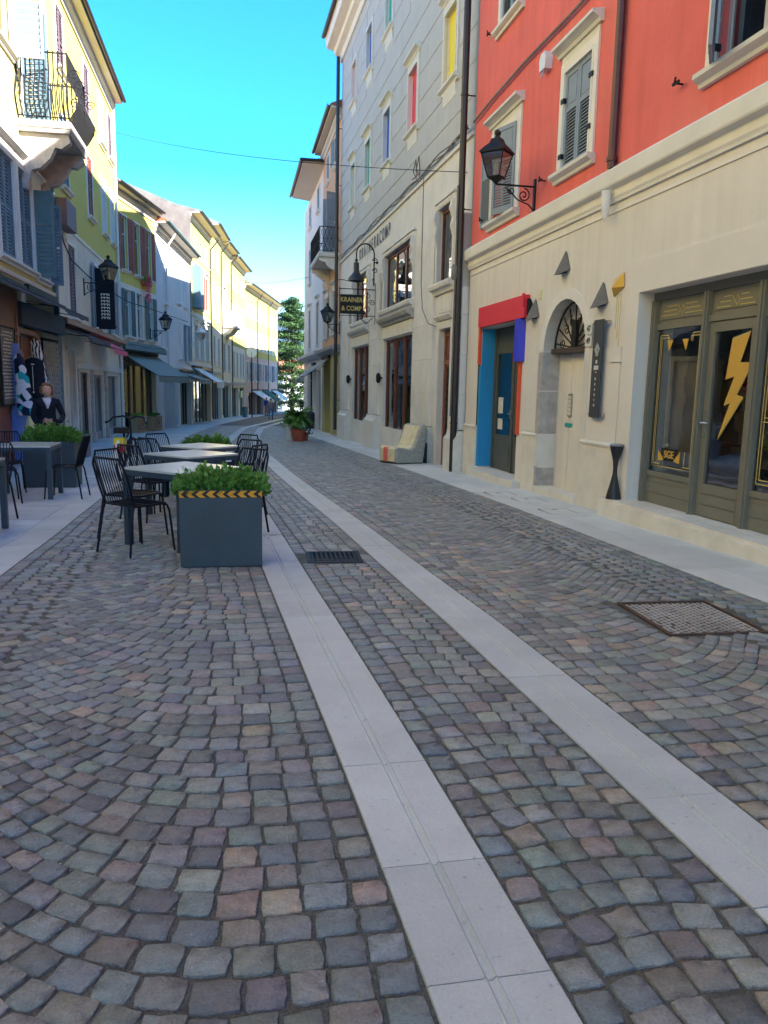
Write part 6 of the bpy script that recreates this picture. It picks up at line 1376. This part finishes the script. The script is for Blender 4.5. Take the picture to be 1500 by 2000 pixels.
# dark bin at the orange house, teal bin at left, hidden dark post
def bin_(loc, lab, m): t = thing('litter_bin', lab, 'bin', loc); g = MB(); g.lathe([(.22, 0), (.24, .8), (.20, .84)], (0, 0, 0), 10); part('body', g, m, t, True); g = MB(); g.lathe([(.25, .80), (.25, .86), (.1, .95)], (0, 0, 0), 10); part('lid', g, 'gutter_dark', t, True)
bin_((3.95, 42.2, zg(42.2)), 'dark litter bin at the corner of the cream house right of the palm', 'gutter_dark')
bin_((.75, 70, zg(70)), 'teal litter bin far down the left pavement before the yellow house', 'shutter_green')
# trees
def cedar(lab, loc, H, rad, m, n=9000, seed=1, z0=.12):
    random.seed(seed); t = thing('cedar_tree', lab, 'tree', loc); g = MB(); g.tube([(0, 0, -1), (.1, 0, H*.5), (0, .1, H*.97)], [.32, .2, .03], 8)
    limbs = []
    for i in range(46):
        z = H*(z0+(1-z0)*(i/46)**.9); r = rad*(1-(i/46)**1.6*.82)*random.uniform(.7, 1.15); a = i*2.4+random.uniform(-.4, .4)
        e = Vector((math.cos(a)*r, math.sin(a)*r, z+r*random.uniform(-.10, .22))); b = Vector((0, 0, z)); limbs.append((b, e, r)); g.tube([b, (b+e)/2+Vector((0, 0, .12*r)), e], [.07, .04, .015], 4)
    part('trunk', g, 'bark', t)
    def fn(i):
        b, e, r = random.choice(limbs); u = random.random()**.6; p = b.lerp(e, u)+Vector((0, 0, .12*r*4*u*(1-u))); w = .16*r+.2
        cl = int(u*7); off = Vector((random.gauss(0, w), random.gauss(0, w), random.gauss(0, .13)-abs(random.gauss(0, .16))))
        return p+off, (e-b).normalized()+Vector((0, 0, -.5))
    part('crown', leaves(n, fn, .24, .7), m, t, kind='stuff'); return t
cedar('tall cedar with drooping tiers of green needles closing the street', (7.3, 104, -2.2), 15.2, 3.5, 'leaf_cedar', 30000, 3, .06)
cedar('dark conifer top rising behind the yellow roofs at left', (1.2, 112, -2), 18.0, 2.6, 'leaf_dark', 5000, 9, .4)
cedar('dark conifer beside the far cream house behind the palm', (11.6, 118, -2.2), 7, 2.6, 'leaf_dark', 6000, 12, .1)
# parked vehicle
t = thing('parked_car', 'small white car parked far off behind the palm', 'car', (9.6, 96, zg(96)), math.radians(70))
g = MB(); g.prism([(-2, .35), (-2, .9), (-1.7, 1.0), (-1.2, 1.5), (.6, 1.52), (1.2, 1.0), (1.95, .85), (2.0, .35)], 'y', -.8, .8); b = part('body', g, 'car_white', t)
g = MB(); g.prism([(-1.55, 1.02), (-1.15, 1.42), (.55, 1.44), (1.02, 1.02)], 'y', -.81, .81); part('windows', g, 'interior_dark', t)
for x in (-1.25, 1.25):
    for y in (-.78, .6): g = MB(); g.tube([(x, y, .33), (x, y+.18, .33)], .33, 14); part('wheel', g, 'rubber', t)
# round sign on pole
t = thing('round_mirror', 'round grey traffic disc on a dark pole far down the left side', 'sign', (1.35, 68.5, zg(68.5))); g = MB(); g.tube([(0, 0, 0), (0, 0, 5.6)], .06, 6); part('pole', g, 'gutter_dark', t); g = MB(); g.tube([(0, -.05, 5.6), (0, .02, 5.6)], .45, 16); part('disc', g, 'steel', t)
t = thing('shop_sign', 'small yellow sign over a far shop on the left', 'sign', I_.l2w(4.4, .15, .3), I_.rz); g = MB(); g.box(-.5, .5, 0, .1, 0, .6); part('panel', g, 'lamp_yellow', t)
# ---------------------------------------------------------------- people
def skin_mesh(name, V, E, Rr, m, parent, sub=2, root=0):
    me = bpy.data.meshes.new(name); me.from_pydata(V, E, []); o = bpy.data.objects.new(name, me); COL.objects.link(o)
    sk = o.modifiers.new('skin', 'SKIN'); sk.use_smooth_shade = True
    ss = o.modifiers.new('sub', 'SUBSURF'); ss.levels = sub; ss.render_levels = sub
    for i, r in enumerate(Rr): me.skin_vertices[0].data[i].radius = (r if isinstance(r, tuple) else (r, r)); me.skin_vertices[0].data[i].use_root = (i == root)
    dg = bpy.context.evaluated_depsgraph_get(); nm_ = bpy.data.meshes.new_from_object(o.evaluated_get(dg)); bpy.data.objects.remove(o)
    nm_.materials.clear(); nm_.materials.append(M[m]); nm_.name = name; return link(name, nm_, parent)
def head(t, c, r, skinm, hairm, hair='curly', yawh=0, pitchh=0):
    X = Matrix.Translation(c) @ Matrix.Rotation(yawh, 4, 'Z') @ Matrix.Rotation(pitchh, 4, 'X')
    me = bpy.data.meshes.new('head'); import bmesh
    bm = bmesh.new(); bmesh.ops.create_uvsphere(bm, u_segments=24, v_segments=18, radius=1)
    for v in bm.verts:
        x, y, z = v.co; w = 1-.22*max(0, -z)**1.3
        v.co = Vector((x*.76*w, y*.92*w-(0 if y > 0 else 0), z*1.12))
        f = -y
        if f > 0:
            v.co.y -= .16*math.exp(-((x/.16)**2+((z+.08)/.22)**2)); v.co.y += .07*math.exp(-(((abs(x)-.32)/.16)**2+((z-.12)/.13)**2)); v.co.y -= .05*math.exp(-((x/.28)**2+((z+.48)/.12)**2)); v.co.y -= .04*math.exp(-((x/.2)**2+((z+.85)/.15)**2))
    bm.to_mesh(me); bm.free(); me.transform(X @ Matrix.Scale(r, 4)); me.materials.append(M[skinm]); me.polygons.foreach_set('use_smooth', [True]*len(me.polygons)); h = link('head', me, t)
    def sub(nm, mb, m): mb.v = [tuple(X @ (Vector(v)*r)) for v in mb.v]; return part(nm, mb, m, h, True)
    for sx in (-1, 1):
        g = MB(); g.ball((sx*.30, -.80, .12), .075, 8, .6); sub('eye', g, 'cloth_black'); g = MB(); g.ball((sx*.78, .0, .0), .16, 8, 1.4); sub('ear', g, skinm)
    g = MB(); g.tube([(-.2, -.93, -.50), (0, -.98, -.47), (.2, -.93, -.50)], .045, 6); sub('mouth', g, 'mosaic_warm')
    for sx in (-1, 1): g = MB(); g.tube([(sx*.15, -.86, .30), (sx*.32, -.84, .33), (sx*.46, -.72, .28)], .03, 5); sub('eyebrow', g, hairm)
    g = MB()
    if hair == 'curly':
        for i in range(150):
            a = random.uniform(0, 2*PI); e = random.uniform(-.55, 1); z = e; q = math.sqrt(max(0, 1-min(1, z*z))); x, y = .92*q*math.cos(a), q*math.sin(a)*.98
            if y < -.35 and z < .62: continue
            g.ball((x*.98, y+.08, z*1.16+.08), random.uniform(.15, .26), 6)
    else:
        for i in range(90):
            a = random.uniform(0, 2*PI); z = random.uniform(-.2, 1); q = math.sqrt(max(0, 1-z*z)); x, y = .74*q*math.cos(a), q*math.sin(a)*.9
            if y < -.3 and z < .55: continue
            g.ball((x, y+.05, z*1.1+.06), .17, 6)
    sub('hair', g, hairm); return h
def hand(t, wrist, dirv, side, skinm, sc=1.0, curl=.4):
    d = Vector(dirv).normalized(); s_ = Vector(side).normalized(); n_ = d.cross(s_).normalized(); w = Vector(wrist)
    V = [w, w+d*.045*sc, w+d*.085*sc]; E = [(0, 1), (1, 2)]; Rr = [(.022*sc, .017*sc), (.034*sc, .014*sc), (.036*sc, .013*sc)]
    for k, L_ in enumerate((.070, .078, .073, .058)):
        o_ = s_*(k-1.5)*.019*sc; b = len(V); p = w+d*.085*sc+o_; V.append(p); E.append((2, b)); Rr.append(.0095*sc); dd = d
        for j in range(3):
            dd = (dd-n_*curl*.55).normalized(); p = p+dd*L_*sc/3*1.05; V.append(p); E.append((b+j, b+j+1)); Rr.append((.009-.001*j)*sc)
    b = len(V); p = w+d*.03*sc-s_*.03*sc; V.append(p); E.append((1, b)); Rr.append(.012*sc); p2 = p+(d*.6-s_*.7-n_*.2).normalized()*.035*sc; V.append(p2); E.append((b, b+1)); Rr.append(.0105*sc); V.append(p2+(d-s_*.2-n_*.3).normalized()*.03*sc); E.append((b+1, b+2)); Rr.append(.009*sc)
    return skin_mesh('hand', [tuple(v) for v in V], E, Rr, skinm, t, 1)
def person(lab, loc, rz, top, legs, hairm, H=1.66, pose='stand', hair='curly', neckline=False, hyaw=0, hp=0):
    t = thing('person', lab, 'person', loc, rz); k = H/1.66; S_ = lambda *p: tuple(c*k for c in p)
    st_ = {'stand': 0, 'walk': 1, 'sit': 2}[pose]
    if st_ == 1: LF, RF, LK, RK = (-.09, -.26, .06), (.10, .30, .10), (-.09, -.20, .48), (.10, .06, .46)
    else: LF, RF, LK, RK = (-.11, .0, .05), (.11, .0, .05), (-.10, -.02, .47), (.10, -.02, .47)
    V = [(0, 0, .92), (0, 0, 1.08), (0, .01, 1.25), (0, .015, 1.38), (0, 0, 1.44), (-.10, 0, .86), (.10, 0, .86), LK, RK, LF, RF]
    E = [(0, 1), (1, 2), (2, 3), (3, 4), (0, 5), (0, 6), (5, 7), (6, 8), (7, 9), (8, 10)]
    Rr = [(.155, .11), (.145, .105), (.155, .115), (.12, .085), (.055, .055), .09, .09, .06, .06, .042, .042]
    if pose == 'stand': arms = [[(-.17, .01, 1.36), (-.25, .0, 1.10), (-.20, -.16, .97), (-.06, -.22, 1.0)], [(.17, .01, 1.36), (.27, .0, 1.10), (.20, -.17, 1.0), (.04, -.22, 1.04)]]
    else: arms = [[(-.17, .01, 1.36), (-.24, .06, 1.1), (-.23, -.08, .86)], [(.17, .01, 1.36), (.24, -.04, 1.1), (.23, -.10, .88)]]
    for arm in arms:
        pi = 3
        for j, p in enumerate(arm): V.append(p); E.append((pi, len(V)-1)); pi = len(V)-1; Rr.append([.07, .055, .045, .034][j])
    Vb = [S_(*v) for v in V]; body = skin_mesh('body', Vb, E, [tuple(c*k for c in r) if isinstance(r, tuple) else r*k for r in Rr], top, t)
    lv = [Vb[i] for i in (5, 7, 9)]+[Vb[i] for i in (6, 8, 10)]; skin_mesh('trousers', [Vb[0]]+lv, [(0, 1), (1, 2), (2, 3), (0, 4), (4, 5), (5, 6)], [(.165*k, .12*k), .10*k, .075*k, .055*k, .10*k, .075*k, .055*k], legs, t)
    for f in (LF, RF): g = MB(); g.prism([(-.045, .0), (.045, 0), (.045, -.14), (.02, -.19), (-.02, -.19), (-.045, -.14)], 'z', 0, .07); g.v = [(x*k+f[0]*k, (y+.05)*k+f[1]*k, z*k+(f[2]-.05)*k) for x, y, z in g.v]; part('shoe', g, 'cloth_black', t)
    g = MB(); g.tube([S_(0, .005, 1.36), S_(0, -.005, 1.50)], .052*k, 10); part('neck', g, 'skin', t, True)
    head(t, S_(0, -.02, 1.56), .108*k, 'skin', hairm, hair, hyaw, hp)
    if pose == 'stand':
        hand(t, S_(-.07, -.22, 1.0), (1, -.25, .15), (0, -.2, 1), 'skin', 1.0*k, .5); hand(t, S_(.05, -.225, 1.045), (-1, -.2, -.1), (0, .1, 1), 'skin', 1.0*k, .5)
    else:
        for arm, sx in zip(arms, (1, -1)): hand(t, S_(*arm[-1]), (0, -.2, -1), (0, 1, 0), 'skin', k, .3)
    if neckline:
        g = MB(); n = 7; vs = []
        for j in range(5):
            z = 1.435-.05*j; w = .085*(1-j/4.6)
            for i in range(n):
                u = -1+2*i/(n-1); vs.append((u*w, -.118+.035*u*u+(.055 if j == 0 else .02 if j == 1 else .0)-.008*j*(j < 4), z))
        g.add(vs, [(j*n+i, (j+1)*n+i, (j+1)*n+i+1, j*n+i+1) for j in range(4) for i in range(n-1)]); g.v = [S_(*v) for v in g.v]; part('white_collar', g, 'cloth_white', t, True)
    return t
random.seed(21)
person('woman with curly brown hair in black sweater, hands clasped', (-3.31, 14.7, zg(14.7)), math.radians(16), 'cloth_black', 'cloth_black', 'hair_brown', 1.60, 'stand', 'curly', True, .05, -.10)
person('man in dark blue top standing outside a far shop', (2.95, 77.5, zg(77.5)), math.radians(20), 'cloth_blue', 'cloth_grey', 'hair_dark', 1.75, 'stand', 'short')
person('person in grey top and blue jeans walking away down the far street', (2.70, 62, zg(62)), math.radians(170), 'cloth_grey', 'cloth_denim', 'hair_brown', 1.66, 'walk', 'short')
person('dark dressed person in the shade at the end of the street', (7.6, 92, zg(92)), 0, 'cloth_black', 'cloth_black', 'hair_dark', 1.7, 'stand', 'short')
# seated guest cut by the left edge of the picture
t = thing('person', 'seated guest in a blue jacket at the left edge, only forearm and knee in view', 'person', (-2.78, 8.2, zg(8.2)), math.radians(-60)); 
V = [(0, 0, .50), (0, .02, .75), (0, .03, 1.0), (0, .02, 1.10), (-.10, -.05, .50), (.10, -.05, .50), (-.12, -.42, .52), (.12, -.42, .50), (-.12, -.40, .07), (.12, -.44, .07), (-.18, 0, 1.02), (-.24, -.12, .78), (-.16, -.36, .62), (.18, 0, 1.02), (.24, -.10, .80), (.16, -.30, .72)]
skin_mesh('body', V, [(0, 1), (1, 2), (2, 3), (0, 4), (0, 5), (4, 6), (5, 7), (6, 8), (7, 9), (3, 10), (10, 11), (11, 12), (3, 13), (13, 14), (14, 15)], [(.15, .11), (.14, .1), (.15, .1), .06, .09, .09, .065, .065, .045, .045, .065, .05, .04, .065, .05, .04], 'cloth_blue', t)
hand(t, (-.15, -.37, .62), (0, -1, -.3), (1, 0, 0), 'skin', 1.1, .5); hand(t, (.15, -.31, .72), (0, -1, .1), (1, 0, 0), 'skin', 1.1, .5)
g = MB(); g.tube([(0, .02, 1.05), (0, .0, 1.22)], .05, 8); part('neck', g, 'skin', t, True); head(t, (0, -.02, 1.28), .105, 'skin', 'hair_dark', 'short')
for x in (-.12, .12): g = MB(); g.box(x-.045, x+.045, -.60, -.36, 0, .08); part('shoe', g, 'cloth_black', t)
dup(cp, (-2.84, 8.2, zg(8.2)), face(.87, .5), 'black wire chair under the seated guest at the left edge', CG)
# furnishing of the olive shop
t = thing('standing_mirror', 'cream framed arched display mirror standing inside the olive shop window', 'mirror', R.l2w(8.22, -.45, .60), R.rz+.65)
g = MB(); g.box(-.24, -.19, -.03, .03, 0, 1.28).box(.19, .24, -.03, .03, 0, 1.28).box(-.19, .19, -.03, .03, 1.23, 1.28).box(-.19, .19, -.03, .03, 0, .06); part('frame', g, 'mirror_cream', t); g = MB(); g.box(-.19, .19, -.025, -.015, .06, 1.23); part('mirror_glass', g, 'interior_mid', t)
t = thing('display_plinth', 'dark display table inside the olive shop window', 'table', R.l2w(7.7, -.95, .14), R.rz); g = MB(); g.box(-.6, .6, -.3, .3, .42, .47).box(-.55, -.5, -.25, .25, 0, .42).box(.5, .55, -.25, .25, 0, .42); part('top', g, 'wood_dark', t)
t = thing('shop_shelf', 'pale shelf with small jars at the back of the olive shop', 'shelf', R.l2w(8.0, -1.25, .14), R.rz)
g = MB()
for z in (.7, 1.1, 1.5): g.box(-.6, .5, -.12, .12, z, z+.03)
part('board', g, 'wood_tan', t); g = MB()
for z in (.73, 1.13, 1.53):
    for i in range(8): g.lathe([(.04, 0), (.04, .12), (.02, .15)], (-.5+i*.13, 0, z), 8)
part('jars', g, 'paper', t, True)
t = thing('gold_rail', 'gilt lattice stand with red flowers inside the olive shop, built in place of a window reflection', 'stand', R.l2w(7.7, -.9, .6), R.rz); g = MB()  # reflection in the glass, imitated by a solid stand inside the room
for z in (.3, .4, .5, .6, .7, .8): g.tube([(-.08, 0, z), (.08, 0, z)], .008, 4)
g.tube([(-.08, 0, 0), (-.08, 0, .85)], .01, 4).tube([(.08, 0, 0), (.08, 0, .85)], .01, 4); part('rail', g, 'gold', t)
part('flowers', leaves(60, lambda i: ((random.gauss(0, .07), random.gauss(0, .05), .92+random.gauss(0, .05)), (0, 0, 1)), .05), 'bright_red', t, kind='stuff')
# air between here and the hills
hz = MB(); hz.box(-4050, 4050, -450, 4550, -31.5, 515)
hm_ = bpy.data.materials.new('haze'); hm_.use_nodes = True; ht = hm_.node_tree; ht.nodes.clear()
ho = ht.nodes.new('ShaderNodeOutputMaterial'); hv = ht.nodes.new('ShaderNodeVolumePrincipled'); hv.inputs['Color'].default_value = (.42, .68, 1, 1); hv.inputs['Density'].default_value = .00009; hv.inputs['Anisotropy'].default_value = 0
ht.links.new(hv.outputs[0], ho.inputs['Volume'])
hzo = link('haze', hz.mesh('haze', hm_), None, kind='stuff')
bpy.context.view_layer.update()
